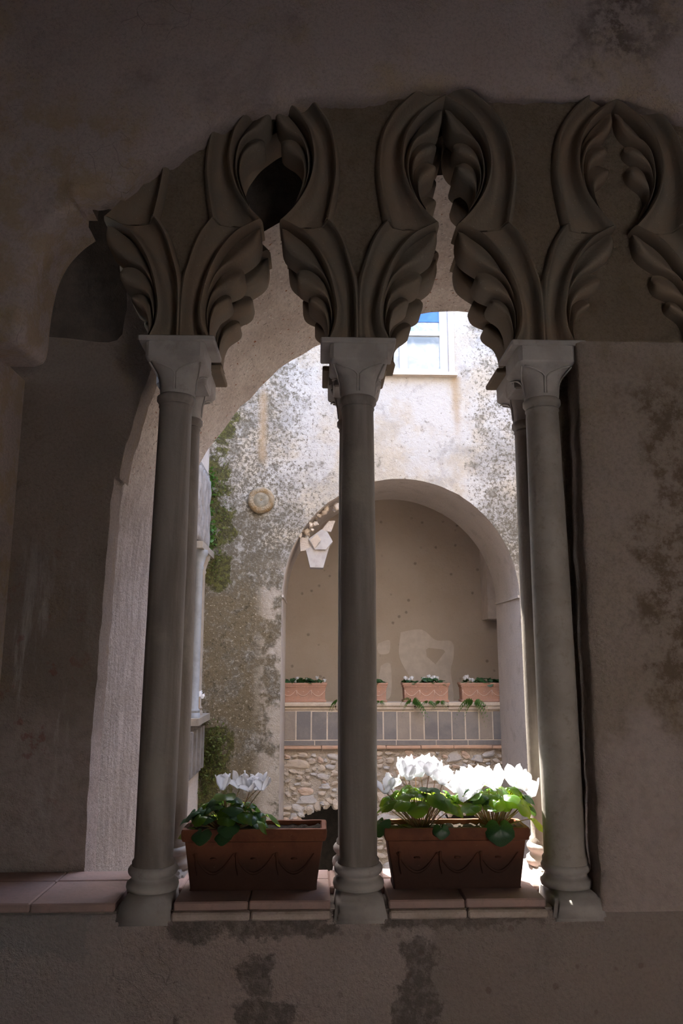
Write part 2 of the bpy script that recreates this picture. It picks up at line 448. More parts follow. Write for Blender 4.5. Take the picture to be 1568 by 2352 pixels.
def simple(name, c1, c2, scale=12, rough=0.85, bump=0.3, coord='world', spec=0.2, c3=None, dist=0.01):
    t = MT(name, rough, coord, spec)
    a = t.noise(scale, 5, 0.65, 0.2); b = t.noise(scale * 7, 4, 0.65)
    c = t.mix(t.step(a, 0.36, 0.66), c1, c2)
    if c3: c = t.mix(t.step(b, 0.52, 0.72, 0, 0.6), c, c3)
    return t.done(c, t.bump(b, bump, dist))
M['marble_pale'] = simple('paler worn marble', (0.33, 0.293, 0.26), (0.255, 0.222, 0.192), 5, 0.65, 0.25, spec=0.3, c3=(0.20, 0.17, 0.145), dist=0.004)
M['tile'] = simple('worn terracotta tile', (0.37, 0.24, 0.205), (0.31, 0.215, 0.19), 8, 0.6, 0.15, spec=0.3, c3=(0.25, 0.18, 0.16))
M['sillstone'] = simple('sill edge stone', (0.46, 0.38, 0.33), (0.38, 0.31, 0.26), 14, 0.85, 0.4, c3=(0.26, 0.21, 0.18))
M['mortar'] = simple('dark mortar', (0.20, 0.17, 0.15), (0.27, 0.23, 0.20), 30, 0.95, 0.7)
M['shade'] = simple('soot-dark rough stone', (0.075, 0.06, 0.05), (0.10, 0.08, 0.065), 12, 0.95, 0.7)  # near-black colour paints the shade of the arch void and loggia undercroft
M['floor'] = simple('gallery floor', (0.40, 0.31, 0.26), (0.33, 0.27, 0.23), 5, 0.8, 0.2)
M['court_floor'] = simple('courtyard paving', (0.66, 0.60, 0.52), (0.58, 0.52, 0.45), 4, 0.9, 0.3)
M['terra_far'] = simple('pale terracotta', (0.42, 0.235, 0.165), (0.37, 0.22, 0.165), 14, 0.9, 0.3, c3=(0.46, 0.33, 0.26))
M['terra_pale'] = simple('worn pale terracotta', (0.54, 0.38, 0.30), (0.48, 0.33, 0.26), 14, 0.9, 0.2)
M['terra_string'] = simple('terracotta string course', (0.50, 0.31, 0.21), (0.43, 0.28, 0.20), 14, 0.9, 0.3)
M['slate'] = simple('grey slab stone', (0.17, 0.155, 0.15), (0.23, 0.205, 0.185), 5, 0.9, 0.3, c3=(0.20, 0.185, 0.18))
M['slate2'] = simple('brownish slab stone', (0.30, 0.25, 0.205), (0.25, 0.21, 0.18), 6, 0.9, 0.35, c3=(0.26, 0.215, 0.18))
M['coping'] = simple('coping stone', (0.55, 0.46, 0.37), (0.47, 0.39, 0.31), 10, 0.9, 0.4, c3=(0.34, 0.27, 0.21))
M['rubble_mortar'] = simple('rubble mortar', (0.52, 0.43, 0.34), (0.57, 0.49, 0.40), 9, 0.95, 0.9, c3=(0.40, 0.31, 0.24), dist=0.04)
M['stone_a'] = simple('tan rubble stone', (0.50, 0.41, 0.32), (0.43, 0.355, 0.285), 12, 0.95, 0.6)
M['stone_b'] = simple('grey rubble stone', (0.48, 0.44, 0.40), (0.41, 0.37, 0.34), 12, 0.95, 0.6)
M['stone_c'] = simple('pinkish rubble stone', (0.54, 0.40, 0.31), (0.48, 0.36, 0.28), 12, 0.95, 0.6)
M['white_paint'] = simple('white window paint', (0.62, 0.63, 0.64), (0.57, 0.58, 0.59), 6, 0.5, 0.05, spec=0.4)
M['white_stone'] = simple('white marble', (0.25, 0.26, 0.275), (0.20, 0.205, 0.215), 9, 0.6, 0.15, spec=0.3)
M['tan_stone'] = simple('tan weathered stone', (0.27, 0.23, 0.185), (0.22, 0.19, 0.16), 9, 0.85, 0.3)
M['grey_carved'] = simple('grey carved stone', (0.16, 0.145, 0.135), (0.22, 0.20, 0.185), 10, 0.85, 0.4)
M['soil'] = simple('potting soil', (0.045, 0.03, 0.022), (0.075, 0.055, 0.04), 40, 0.95, 1.0, c3=(0.13, 0.105, 0.08), dist=0.02)
M['boss'] = simple('ochre plaster boss', (0.24, 0.155, 0.075), (0.33, 0.27, 0.19), 9, 0.9, 0.8, c3=(0.16, 0.12, 0.07), dist=0.03)
M['boss_pale'] = simple('pale boss centre', (0.38, 0.33, 0.25), (0.24, 0.21, 0.15), 22, 0.9, 0.8, c3=(0.13, 0.12, 0.09), dist=0.03)

# near planters: deep red terracotta, darker towards the foot, with lime bloom
t = MT('damp terracotta', 0.72, 'object', 0.25)
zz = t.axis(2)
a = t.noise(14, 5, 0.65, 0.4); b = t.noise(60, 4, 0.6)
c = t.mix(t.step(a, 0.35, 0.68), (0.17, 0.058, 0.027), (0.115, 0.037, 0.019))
dark_foot = t.step(t.math('ADD', zz, t.math('MULTIPLY', a, 0.09)), 0.19, 0.10)
c = t.mix(t.math('MULTIPLY', dark_foot, 0.85), c, (0.022, 0.009, 0.006))
c = t.mix(t.math('MULTIPLY', t.step(t.noise(34, 6, 0.75), 0.66, 0.73), 0.45), c, (0.42, 0.33, 0.27))
M['terra'] = t.done(c, t.bump(b, 0.25, 0.006))

def leafy(name, c1, c2, trans, tc, rough=0.4, scale=30, spec=0.4):
    t = MT(name, rough, 'object', spec)
    c = t.mix(t.step(t.noise(scale, 4, 0.6), 0.35, 0.65), c1, c2)
    t.put(t.b.inputs['Base Color'], c)
    tr = t.N.new('ShaderNodeBsdfTranslucent'); tr.inputs['Color'].default_value = (*tc, 1)
    mx = t.N.new('ShaderNodeMixShader'); mx.inputs[0].default_value = trans
    t.L.new(t.b.outputs[0], mx.inputs[1]); t.L.new(tr.outputs[0], mx.inputs[2])
    t.L.new(mx.outputs[0], t.N['Material Output'].inputs['Surface'])
    return t.m
M['leaf'] = leafy('cyclamen leaf', (0.035, 0.10, 0.022), (0.06, 0.15, 0.035), 0.55, (0.62, 0.80, 0.10))
M['leaf_dark'] = leafy('dark cyclamen leaf', (0.018, 0.06, 0.022), (0.04, 0.10, 0.04), 0.22, (0.18, 0.36, 0.05))
M['petal'] = leafy('white cyclamen petal', (0.86, 0.86, 0.88), (0.80, 0.80, 0.83), 0.40, (0.88, 0.89, 0.92), 0.6)
M['stem'] = leafy('reddish stem', (0.34, 0.16, 0.09), (0.30, 0.26, 0.10), 0.25, (0.4, 0.22, 0.1), 0.5)
M['far_leaf'] = leafy('far foliage', (0.03, 0.085, 0.035), (0.06, 0.14, 0.05), 0.2, (0.16, 0.3, 0.06), 0.5)
M['fern'] = leafy('fern green', (0.035, 0.10, 0.015), (0.065, 0.15, 0.022), 0.25, (0.16, 0.3, 0.03), 0.6)
M['moss'] = leafy('moss green', (0.045, 0.06, 0.012), (0.09, 0.105, 0.02), 0.15, (0.15, 0.2, 0.03), 0.9)

t = MT('window glass', 0.05, 'world', 0.8)
c = t.ramp(t.axis(2), [(0.0, (0.55, 0.60, 0.62)), (1.0, (0.55, 0.60, 0.62))])
cl = t.noise(6, 5, 0.65, 0.5)
t.done(t.mix(t.step(cl, 0.4, 0.65), (0.17, 0.20, 0.22), (0.31, 0.335, 0.35)))
M['glass'] = t.m
M['blue_blind'] = simple('blue blind', (0.05, 0.13, 0.50), (0.07, 0.16, 0.55), 6, 0.7, 0.05)

# ================================================================ THE GALLERY SHELL
CEIL = 4.4
mb = MB(); mb.box((-4.6, -4.6, -0.15), (4.6, -0.11, 0.0))
struct('floor', mb, M['floor'])
mb = MB(); mb.box((-4.9, -4.9, CEIL), (4.9, 1.2, CEIL + 0.25))
struct('ceiling', mb, M['plaster'])
mb = MB(); mb.box((-4.9, -4.9, -0.15), (-4.6, -0.1, CEIL))
struct('wall_left', mb, M['plaster'])
mb = MB(); mb.box((4.6, -4.9, -0.15), (4.9, -0.1, CEIL))
struct('wall_right', mb, M['plaster'])
# the wall behind the photographer: one unseen arched opening, added and sized for front fill light
def arch_loop(x0, x1, z0, zs, n=12):
    r = (x1 - x0) / 2; cx = (x0 + x1) / 2
    return [(x0, z0), (x1, z0), (x1, zs)] + [(cx + r * math.cos(PI * k / n), zs + r * math.sin(PI * k / n)) for k in range(1, n)] + [(x0, zs)]
mb = MB()
mb.prism([(-4.6, -0.15), (4.6, -0.15), (4.6, CEIL), (-4.6, CEIL)], -4.9, -4.6,
         holes=[arch_loop(1.25, 2.45, 0.45, 1.57)])
struct('wall_back', mb, M['plaster'])
mb = MB(); mb.box((-9, -16, -0.4), (9, -4.9, -0.15))
struct('floor_bounce', mb, M['court_floor'])  # unseen ground added behind the camera to bounce light in
mb = MB(); mb.box((-9, -16.3, -0.4), (9, -16, 6.0))
struct('wall_bounce', mb, M['lime'])  # unseen sunlit wall added to send warm bounce through the opening

# --- parapet under the sill
mb = MB()
rows = []
for z in (-0.15, 0.2, 0.5, 0.62, 0.72, 0.80, 0.84):
    rows.append([(-4.6 + 9.2 * i / 92, -0.115 + 0.006 * nz(-4.6 + 0.1 * i, z, 0, 3.1), z) for i in range(93)])
rows.append([(-4.6 + 9.2 * i / 92, -0.105, 0.855) for i in range(93)])
rows.append([(-4.6 + 9.2 * i / 92, 0.26, 0.855) for i in range(93)])
rows.append([(-4.6 + 9.2 * i / 92, 0.26, -0.15) for i in range(93)])
mb.grid(rows)
struct('wall_front_lower', mb, M['parapet'], auto=40)

# --- upper plaster of the front wall, with its broken lower edge over the tracery
EDGE = [(-0.86, 3.185), (-0.694, 3.207), (-0.638, 3.302), (-0.533, 3.365), (-0.428, 3.446), (-0.399, 3.491), (-0.26, 3.565),
        (-0.134, 3.586), (-0.024, 3.634), (0.039, 3.617), (0.262, 3.65), (0.359, 3.68), (0.45, 3.70), (0.552, 3.704), (0.616, 3.669),
        (0.825, 3.665), (0.988, 3.679), (1.118, 3.673), (1.23, 3.639), (1.336, 3.587), (1.6, 3.5), (2.2, 3.4)]
def y_lip(x): return interp(x, [(-0.9, -0.158), (-0.1, -0.135), (0.5, -0.115), (0.9, -0.085), (1.3, -0.10), (2, -0.12)])
mb = MB()
xs = [-0.86 + 0.018 * i for i in range(int((4.6 + 0.86) / 0.018) + 1)]
xs = [x for x in xs if x < 1.6] + [1.7, 2.0, 2.6, 3.4, 4.6]
cols = [[], [], [], [], [], [], []]
for i, x in enumerate(xs):
    j = 0.016 * nz(x, 0.3, 0, 16) + 0.008 * nz(x, 5, 0, 41)
    ze = interp(x, EDGE) + j; yl = y_lip(x)
    cols[0].append((x, -0.03, ze + 0.02)); cols[1].append((x, yl + 0.012, ze))
    cols[2].append((x, yl - 0.006 + 0.006 * nz(x, 2, 0, 20), ze + 0.018))
    cols[3].append((x, yl * 0.6 - 0.064 + 0.004 * nz(x, 3, 0, 9), ze + 0.09))
    cols[4].append((x, -0.16 + 0.006 * nz(x, 4, 0, 4), ze + 0.26))
    cols[5].append((x, -0.16, 4.1)); cols[6].append((x, -0.16, CEIL))
mb.grid(cols)
struct('wall_front_upper', mb, M['plaster'], smooth=True)
# left arch springer with its own soffit
ARR = [(-0.85, 3.30), (-0.843, 3.148), (-0.888, 3.11), (-0.937, 3.045), (-0.968, 2.968), (-0.982, 2.887), (-0.989, 2.796),
       (-0.990, 2.713), (-1.0, 2.663), (-1.03, 2.648)]
arr = [(p.x, p.y) for p in resample(ARR[1:], 40)]
mb = MB()
rows = []
for k, (x, z) in enumerate(arr):
    jx = 0.006 * nz(x, z, 1, 22)
    rows.append([(x - 0.03, -0.163, z + 0.02), (x - 0.008 + jx, -0.158, z + 0.004), (x + 0.002 + jx, -0.145, z - 0.003),
                 (x + 0.004, -0.08, z - 0.004), (x + 0.004 + jx, 0.0, z - 0.004), (x + 0.002, 0.075, z), (x - 0.05, 0.08, z + 0.03)])
mb.grid(rows)
# face, underside, back
mb.grid([[(-4.6, -0.163, zz) for zz in (2.668, 3.0, 3.3, CEIL)], [(-1.06, -0.163, zz) for zz in (2.668, 3.0, 3.3, CEIL)]])
face = [(-1.06, 2.668)] + [(x - 0.03, z + 0.02) for x, z in reversed(arr)] + [(-0.873, 3.24), (-0.855, CEIL), (-1.06, CEIL)]
tris = tessellate_polygon([[Vector((p[0], p[1], 0)) for p in face]])
for yy in (-0.163, 0.08):
    k0 = len(mb.v); mb.v += [(p[0], yy, p[1]) for p in face]
    mb.f += [tuple(k0 + i for i in tr) for tr in tris]
mb.grid([[(-4.6, -0.163, 2.668), (-4.6, -0.15, 2.648), (-4.6, 0.08, 2.648)], [(-1.06, -0.163, 2.668), (-1.06, -0.15, 2.648), (-1.06, 0.08, 2.648)],
         [(-1.03, -0.16, 2.665), (-1.03, -0.15, 2.648), (-1.03, 0.08, 2.648)]])
mb.box((-0.873, -0.155, 3.235), (-0.84, 0.08, CEIL))
struct('wall_front_springer', mb, M['plaster'], auto=50)
# left pier below the springer: only its reveal shows at the edge of the picture
mb = MB()
mb.box((-4.6, -0.115, 0.85), (-1.135, 0.26, 2.66))
struct('wall_front_left', mb, M['plaster'])

# --- right-hand wall beside the column, its ragged arris, and the blind panel above
mb = MB()
zs = [0.855 + (2.682 - 0.855) * i / 60 for i in range(61)]
def xr(z): return interp(z, [(0.85, 0.866), (1.486, 0.876), (1.9, 0.879), (2.58, 0.894), (2.7, 0.896)]) + 0.005 * nz(z, 1, 0, 13) + 0.003 * nz(z, 9, 0, 37)
rows = []
for z in zs:
    e = xr(z)
    rows.append([(e + 0.012, 0.10, z), (e + 0.004, -0.02, z), (e, -0.112 + 0.004 * nz(z, 4, 0, 20), z), (e + 0.012, -0.128, z)] +
                [(x, -0.13 + 0.005 * nz(x, z, 0, 5) + 0.002 * nz(x, z, 3, 21), z) for x in (e + 0.05, 0.99, 1.05, 1.1, 1.16, 1.22, 1.3, 1.4, 1.6, 2.0, 3.0, 4.6)])
mb.grid(rows)
mb.grid([[(0.896, 0.4, 2.682), (0.896, -0.115, 2.682), (0.91, -0.13, 2.682), (4.6, -0.13, 2.682)], [(0.896, 0.4, 2.70), (0.9, -0.02, 2.70), (1.0, -0.02, 2.70), (4.6, -0.02, 2.70)]])
struct('wall_front_right', mb, M['plaster_right'], smooth=True)
mb = MB(); mb.box((0.905, 0.02, -0.15), (4.6, 0.4, CEIL))
mb.box((0.905, -0.015, 2.682), (4.6, 0.02, CEIL))
struct('wall_front_blind', mb, M['stucco'])
mb = MB()
rows = []
for z in [0.855 + 1.83 * i / 50 for i in range(51)]:
    e = 0.868 + 0.012 * nz(z, 2, 0, 8) + 0.006 * nz(z, 3, 0, 30)
    rows.append([(e + 0.01, 0.16, z), (e, 0.05, z), (e + 0.004, 0.02 + 0.006 * nz(z, 7, 0, 25), z), (0.93, 0.012 + 0.006 * nz(z, 8, 0, 25), z)])
mb.grid(rows)
struct('trim_1', mb, M['stucco'], smooth=True)

# --- left screen wall behind the columns
mb = MB()
edge = resample([(-0.795, 0.85), (-0.80, 1.2), (-0.79, 1.7), (-0.775, 2.26), (-0.755, 2.27), (-0.745, 2.35), (-0.70, 2.55), (-0.66, 2.69), (-0.62, 2.85), (-0.60, 3.2), (-0.61, 3.5), (-0.70, 3.5), (-0.755, 3.3), (-0.765, 2.95), (-0.80, 2.83), (-1.0, 2.84), (-1.3, 2.86)], 120)
poly = [(-2.6, 0.2), (-0.795, 0.2)] + [(p.x + 0.006 * nz(p.y, 0, 0, 14), p.y) for p in edge] + [(-2.6, 2.86)]
mb.prism(poly, 0.262, 0.40)
struct('wall_screen', mb, M['screen'])

# --- outer wall with the big splayed arch
AX, AZ, R1, R2, Y1, Y2 = 0.737, 1.945, 1.745, 1.475, 0.40, 1.20
mb = MB()
n = 64
def ring(R, jit=0.0):
    pts = [(AX - R, -2.6), (AX - R, 0.0), (AX - R, 1.0), (AX - R, 1.6)]
    for k in range(n + 1):
        a = PI - PI * k / n
        rr = R + jit * nz(k * 0.9, R, 0, 1.0)
        pts.append((AX + rr * math.cos(a), AZ + rr * math.sin(a)))
    return pts + [(AX + R, 1.6), (AX + R, 1.0), (AX + R, 0.0), (AX + R, -2.6)]
rows = []
for q in range(9):
    f = q / 8
    rows.append([(p[0], Y1 + (Y2 - Y1) * f, p[1]) for p in ring(R1 + (R2 - R1) * f, 0.014 if q in (0, 8) else 0.004)])
mb.grid(rows)
soffit_o = struct('trim_arch_soffit', mb, M['tufa'], smooth=True)
mb = MB()
for yy, R, nm, mt in ((Y1, R1, 'wall_outer_inner', 'shade'), (Y2, R2, 'wall_outer', 'lime')):
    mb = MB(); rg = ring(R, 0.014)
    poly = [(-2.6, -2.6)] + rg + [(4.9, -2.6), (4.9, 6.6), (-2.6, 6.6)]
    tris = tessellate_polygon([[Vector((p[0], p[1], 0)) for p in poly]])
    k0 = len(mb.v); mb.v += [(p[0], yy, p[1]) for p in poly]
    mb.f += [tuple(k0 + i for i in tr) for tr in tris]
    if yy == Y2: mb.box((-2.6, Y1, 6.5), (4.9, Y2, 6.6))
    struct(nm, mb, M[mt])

# ================================================================ SILL
sill = MB(); sill.box((-1.14, -0.10, 0.845), (0.90, 0.255, 0.862))
sill_o = struct('trim_sill', sill, M['mortar'])
def slab_mesh(name, w, d, h, mat, bev=0.004):
    bm = bmesh.new(); bmesh.ops.create_cube(bm, size=1.0)
    bmesh.ops.scale(bm, vec=(w, d, h), verts=bm.verts)
    bmesh.ops.bevel(bm, geom=bm.edges[:], offset=bev, segments=1, affect='EDGES')
    me = bpy.data.meshes.new(name); bm.to_mesh(me); bm.free(); me.materials.append(mat)
    return me
XL, XM, XR = -0.510, 0.135, 0.797
spans = [(-1.13, -0.852, 1), (-0.849, -0.60, 1), (-0.425, -0.203, 1), (-0.200, 0.045, 1), (0.222, 0.452, 1), (0.455, 0.70, 1)]
for a, b, q in spans:
    for y0, y1 in ((-0.104, 0.136), (0.139, 0.252)):
        me = slab_mesh('tile', b - a, y1 - y0, 0.026, M['tile'])
        link('tile', me, sill_o, ((a + b) / 2, (y0 + y1) / 2, 0.874 + rnd.uniform(-0.0015, 0.0015)), (rnd.uniform(-.004, .004), rnd.uniform(-.004, .004), 0))
for a, b in ((-0.428, -0.196), (-0.192, 0.047), (0.222, 0.455), (0.459, 0.70)):
    me = slab_mesh('edge_slab', b - a, 0.05, 0.024, M['sillstone'], 0.005)
    link('edge_slab', me, sill_o, ((a + b) / 2, -0.098, 0.850), (0.03, rnd.uniform(-.006, .006), 0))
for a, b in ((-0.60, -0.425), (0.045, 0.222), (0.70, 0.88)):
    me = slab_mesh('tile', b - a, 0.2, 0.024, M['tile'])
    link('tile', me, sill_o, ((a + b) / 2, 0.152, 0.872))

# ================================================================ COLUMNS
ZS0, ZS1 = 0.985, 2.50     # shaft
def shaft_mesh(rb, rt, mat='marble'):
    mb = MB(); prof = [(rb + 0.006, -0.022), (rb + 0.006, -0.004), (rb, 0.004)]
    n = 26
    for i in range(1, n):
        f = i / n
        prof.append((rb + (rt - rb) * f + 0.0035 * math.sin(PI * f) + 0.0008 * nz(f * 9, rb * 99), (ZS1 - ZS0) * f))
    H = ZS1 - ZS0
    prof += [(rt, H - 0.035), (rt + 0.003, H - 0.032), (rt + 0.003, H - 0.028), (rt, H - 0.024), (rt + 0.004, H - 0.018), (rt + 0.010, H - 0.010), (rt + 0.010, H + 0.004), (rt + 0.002, H + 0.012)]
    mb.lathe(prof, seg=36)
    return mb.mesh('shaft', M[mat], auto=60)
def base_mesh():
    mb = MB()
    prof = [(0.070, -0.090), (0.078, -0.086), (0.081, -0.075), (0.079, -0.064), (0.072, -0.059), (0.067, -0.054), (0.065, -0.049), (0.068, -0.045),
            (0.073, -0.041), (0.077, -0.034), (0.077, -0.026), (0.072, -0.018), (0.064, -0.014)]
    mb.lathe(prof, seg=36)
    return mb.mesh('base', M['capital'], auto=70)
def plinth_mesh():
    bm = bmesh.new(); bmesh.ops.create_cube(bm, size=1.0)
    for v in bm.verts:
        k = 0.82 if v.co.z > 0 else 1.0
        v.co.x *= 0.168 * k; v.co.y *= 0.225 * (0.90 if v.co.z > 0 else 1.0); v.co.z *= 0.074
    bmesh.ops.bevel(bm, geom=bm.edges[:], offset=0.012, segments=3, affect='EDGES')
    for v in bm.verts:
        v.co += Vector((nz(v.co.x * 30, v.co.y * 30, v.co.z * 30), nz(v.co.y * 31, v.co.z * 30, 4), nz(v.co.z * 30, v.co.x * 30, 9))) * 0.0022
    for f in bm.faces: f.smooth = True
    me = bpy.data.meshes.new('plinth'); bm.to_mesh(me); bm.free(); me.materials.append(M['capital'])
    return me
def capital_mesh(rt):
    """bell from the round neck to a square block"""
    mb = MB(); seg = 48; rows = []
    prof = [(0.0, 0.0), (0.03, 0.02), (0.06, 0.10), (0.08, 0.26), (0.094, 0.48), (0.103, 0.74), (0.108, 0.90), (0.116, 1.0), (0.118, 1.0), (0.170, 1.0)]
    for z, f in prof:
        row = []
        for i in range(seg):
            a = 2 * PI * i / seg + PI / seg
            cx, sx = math.cos(a), math.sin(a)
            r_c = rt + 0.002
            e = 2.0 + 12 * f
            r_s = 0.101 / ((abs(cx) ** e + abs(sx) ** e) ** (1 / e))
            r = r_c + (r_s - r_c) * f
            g = abs(((a / (PI / 2)) + 0.0) % 1.0 - 0.5) * 2     # 1 in the face centre
            if 0.05 < f < 0.95: r *= 1 - 0.055 * max(0, (g - 0.86) / 0.14)
            row.append((r * cx, r * sx, z))
        rows.append(row)
    b = mb.grid(rows, closed_u=True)
    mb.f.append(tuple(b + (len(prof) - 1) * seg + i for i in range(seg)))
    mb.f.append(tuple(b + i for i in reversed(range(seg))))
    return mb.mesh('capital', M['capital'], auto=42)
def rib_mesh(rt):
    """incised leaf outlines standing a hair proud on each face of the bell"""
    mb = MB()
    for q in range(4):
        rot = Matrix.Rotation(q * PI / 2, 3, 'Z')
        for s in (-1, 1):
            path = []
            for k in range(10):
                f = k / 9
                z = 0.012 + 0.088 * f
                x = s * (0.004 + 0.075 * max(0, (f - 0.62) / 0.38) ** 2.2)
                bell = interp(z, [(0, rt), (0.06, rt + 0.006), (0.08, rt + 0.014), (0.094, rt + 0.024), (0.105, 0.092)])
                path.append(rot @ Vector((x, -bell - 0.0005, z)))
            mb.tube(path, 0.0032, 6)
    return mb.mesh('leaf_rib', M['capital'], smooth=True)

baseM, plinthM = base_mesh(), plinth_mesh()
shL, shR = shaft_mesh(0.0600, 0.0555), shaft_mesh(0.0655, 0.0560, 'marble_pale')
capM, ribM = capital_mesh(0.058), rib_mesh(0.058)
def column(x, y, shaft, label, lean=0.0, zbase=0.0, cx=None):
    e = empty('marble_column', (x, y, 0.845), label, 'column', 'twin columns of the arcade')
    link('plinth', plinthM, e, (0, -0.020 if y < 0.1 else 0, 0.018 if y < 0.1 else 0.022))
    link('base', baseM, e, (0, 0, ZS0 - 0.845))
    link('shaft', shaft, e, (0, 0, ZS0 - 0.845), (0, lean, 0))
    dx = (cx - x) if cx is not None else math.sin(lean) * 1.5
    c = link('capital', capM, e, (dx, 0, ZS1 + 0.008 - 0.845))
    link('leaf_rib', ribM, c)
    return e
column(XL, 0.0, shL, 'grey marble front column left of the planter with bare soil', 0.006, cx=-0.495)
column(XM, 0.0, shL, 'grey marble front column between the two terracotta planters', 0.003)
column(XR, 0.0, shR, 'thick grey marble front column beside the rough right-hand wall', 0.0)
column(-0.512, 0.26, shL, 'rear marble column half hidden behind the leftmost front column')
column(0.138, 0.26, shL, 'rear marble column hidden behind the middle front column')
column(0.822, 0.26, shL, 'rear marble column half hidden behind the rightmost front column, sunlit low down')
for x, lab in ((-0.49, 'flat stone impost slab on the left pair of columns'), (0.137, 'flat stone impost slab on the middle pair of columns'),
               (0.803, 'flat stone impost slab on the right pair of columns')):
    e = empty('impost_slab', (x, 0.13, 2.662), lab, 'stone slab', 'impost slabs over the twin columns')
    me = slab_mesh('slab_body', 0.262, 0.205, 0.020, M['capital'], 0.004)
    link('slab_body', me, e, (0, -0.135, 0.026))
    me = slab_mesh('slab_body', 0.245, 0.20, 0.020, M['tracery'], 0.004)
    link('slab_body', me, e, (0, 0.13, 0.026))
    me = slab_mesh('bed_block', 0.165, 0.13, 0.115, M['capital'], 0.006)
    link('bed_block', me, e, (0, 0, -0.024))

# ================================================================ TRACERY
ZC = 2.697
LO_OUT = [(0.006, 0.0), (0.006, 0.12), (0.013, 0.224), (0.031, 0.293), (0.055, 0.371), (0.083, 0.425), (0.114, 0.466)]
LO_IN = [(0.106, 0.0), (0.083, 0.054), (0.077, 0.116), (0.084, 0.167), (0.094, 0.217), (0.116, 0.282), (0.150, 0.347), (0.199, 0.406), (0.247, 0.436), (0.284, 0.455)]
UP_OUT = [(0.112, 0.455), (0.091, 0.575), (0.082, 0.67), (0.092, 0.781), (0.113, 0.85), (0.156, 0.921), (0.208, 0.979), (0.262, 1.023), (0.3275, 1.05)]
UP_IN = [(0.284, 0.458), (0.245, 0.500), (0.212, 0.548), (0.187, 0.598), (0.170, 0.66), (0.166, 0.727), (0.181, 0.81), (0.211, 0.867), (0.244, 0.91), (0.300, 0.958), (0.3275, 0.975)]
# each leaf: upper edge, lower edge (root to tip)
LEAVES = [
 ([(0.100, 0.02), (0.080, 0.06), (0.077, 0.116), (0.088, 0.18), (0.105, 0.24), (0.140, 0.315), (0.185, 0.378), (0.235, 0.420), (0.274, 0.444), (0.287, 0.445)],
  [(0.104, 0.02), (0.094, 0.07), (0.092, 0.12), (0.103, 0.19), (0.130, 0.245), (0.165, 0.278), (0.202, 0.296), (0.257, 0.334), (0.281, 0.365), (0.289, 0.410), (0.287, 0.440)]),
 ([(0.104, 0.02), (0.094, 0.07), (0.092, 0.12), (0.103, 0.19), (0.130, 0.245), (0.165, 0.278), (0.195, 0.289), (0.219, 0.284), (0.231, 0.262)],
  [(0.107, 0.02), (0.100, 0.06), (0.101, 0.10), (0.114, 0.15), (0.140, 0.179), (0.171, 0.193), (0.207, 0.209), (0.224, 0.226), (0.231, 0.250)]),
 ([(0.107, 0.02), (0.100, 0.06), (0.101, 0.10), (0.114, 0.15), (0.138, 0.178), (0.162, 0.187), (0.177, 0.180), (0.183, 0.165)],
  [(0.112, 0.0), (0.115, 0.05), (0.122, 0.082), (0.136, 0.109), (0.163, 0.130), (0.178, 0.144), (0.183, 0.158)]),
 ([(0.238, 0.525), (0.200, 0.59), (0.180, 0.655), (0.177, 0.727), (0.192, 0.80), (0.222, 0.855), (0.258, 0.903), (0.300, 0.945), (0.321, 0.950)],
  [(0.240, 0.53), (0.208, 0.60), (0.193, 0.66), (0.194, 0.725), (0.212, 0.78), (0.240, 0.81), (0.268, 0.822), (0.298, 0.848), (0.316, 0.885), (0.322, 0.935)]),
 ([(0.240, 0.53), (0.208, 0.60), (0.193, 0.66), (0.194, 0.725), (0.212, 0.78), (0.240, 0.81), (0.266, 0.818), (0.288, 0.808), (0.296, 0.790)],
  [(0.242, 0.535), (0.215, 0.60), (0.207, 0.65), (0.216, 0.70), (0.240, 0.730), (0.262, 0.744), (0.284, 0.760), (0.295, 0.775)]),
 ([(0.242, 0.535), (0.215, 0.60), (0.207, 0.65), (0.216, 0.70), (0.240, 0.729), (0.262, 0.733), (0.284, 0.722), (0.293, 0.703)],
  [(0.250, 0.512), (0.232, 0.545), (0.227, 0.585), (0.236, 0.621), (0.268, 0.650), (0.286, 0.670), (0.293, 0.690)]),
]
def band_mesh(name, outer, inner, edge_w, depth=0.05):
    n = 44
    O, I = resample(outer, n), resample(inner, n)
    S = [(-edge_w, 0.0), (-edge_w * 0.8, 0.022), (-edge_w * 0.4, 0.038), (0.0, 0.043), (edge_w * 0.35, 0.037), (edge_w * 0.65, 0.018)]
    rows = []
    for k in range(n):
        o, i = O[k], I[k]
        d = (i - o); L = max(d.length, 1e-4); d = d / L
        row = [(o + d * s, h) for s, h in S]
        a, b = edge_w * 0.9, L - 0.022
        if b < a: b = a + 0.002
        for f, h in ((0.05, -0.004), (0.35, -0.018), (0.65, -0.018), (0.92, 0.0)):
            row.append((o + d * (a + (b - a) * f), h))
        for s, h in ((-0.017, 0.022), (-0.010, 0.038), (0.0, 0.044), (0.007, 0.037), (0.012, 0.016), (0.0125, -0.012)):
            row.append((o + d * max(L + s, a + 0.003), h))
        rows.append(row)
    mb = MB(); m = len(rows[0])
    fr = [[(p.x, -h, p.y) for p, h in r] for r in rows]
    k0 = mb.grid(fr)
    bk = [[(r[0][0].x, depth * 2, r[0][0].y), (r[-1][0].x, depth * 2, r[-1][0].y)] for r in rows]
    k1 = mb.grid(bk, flip=True)
    for k in range(n - 1):
        mb.f.append((k0 + k * m, k0 + (k + 1) * m, k1 + (k + 1) * 2, k1 + k * 2))
        mb.f.append((k0 + k * m + m - 1, k1 + k * 2 + 1, k1 + (k + 1) * 2 + 1, k0 + (k + 1) * m + m - 1))
    for k in (0, n - 1):
        mb.f.append(tuple(k0 + k * m + j for j in range(m)) + (k1 + k * 2 + 1, k1 + k * 2))
    return mb.mesh(name, M['tracery'], auto=65)
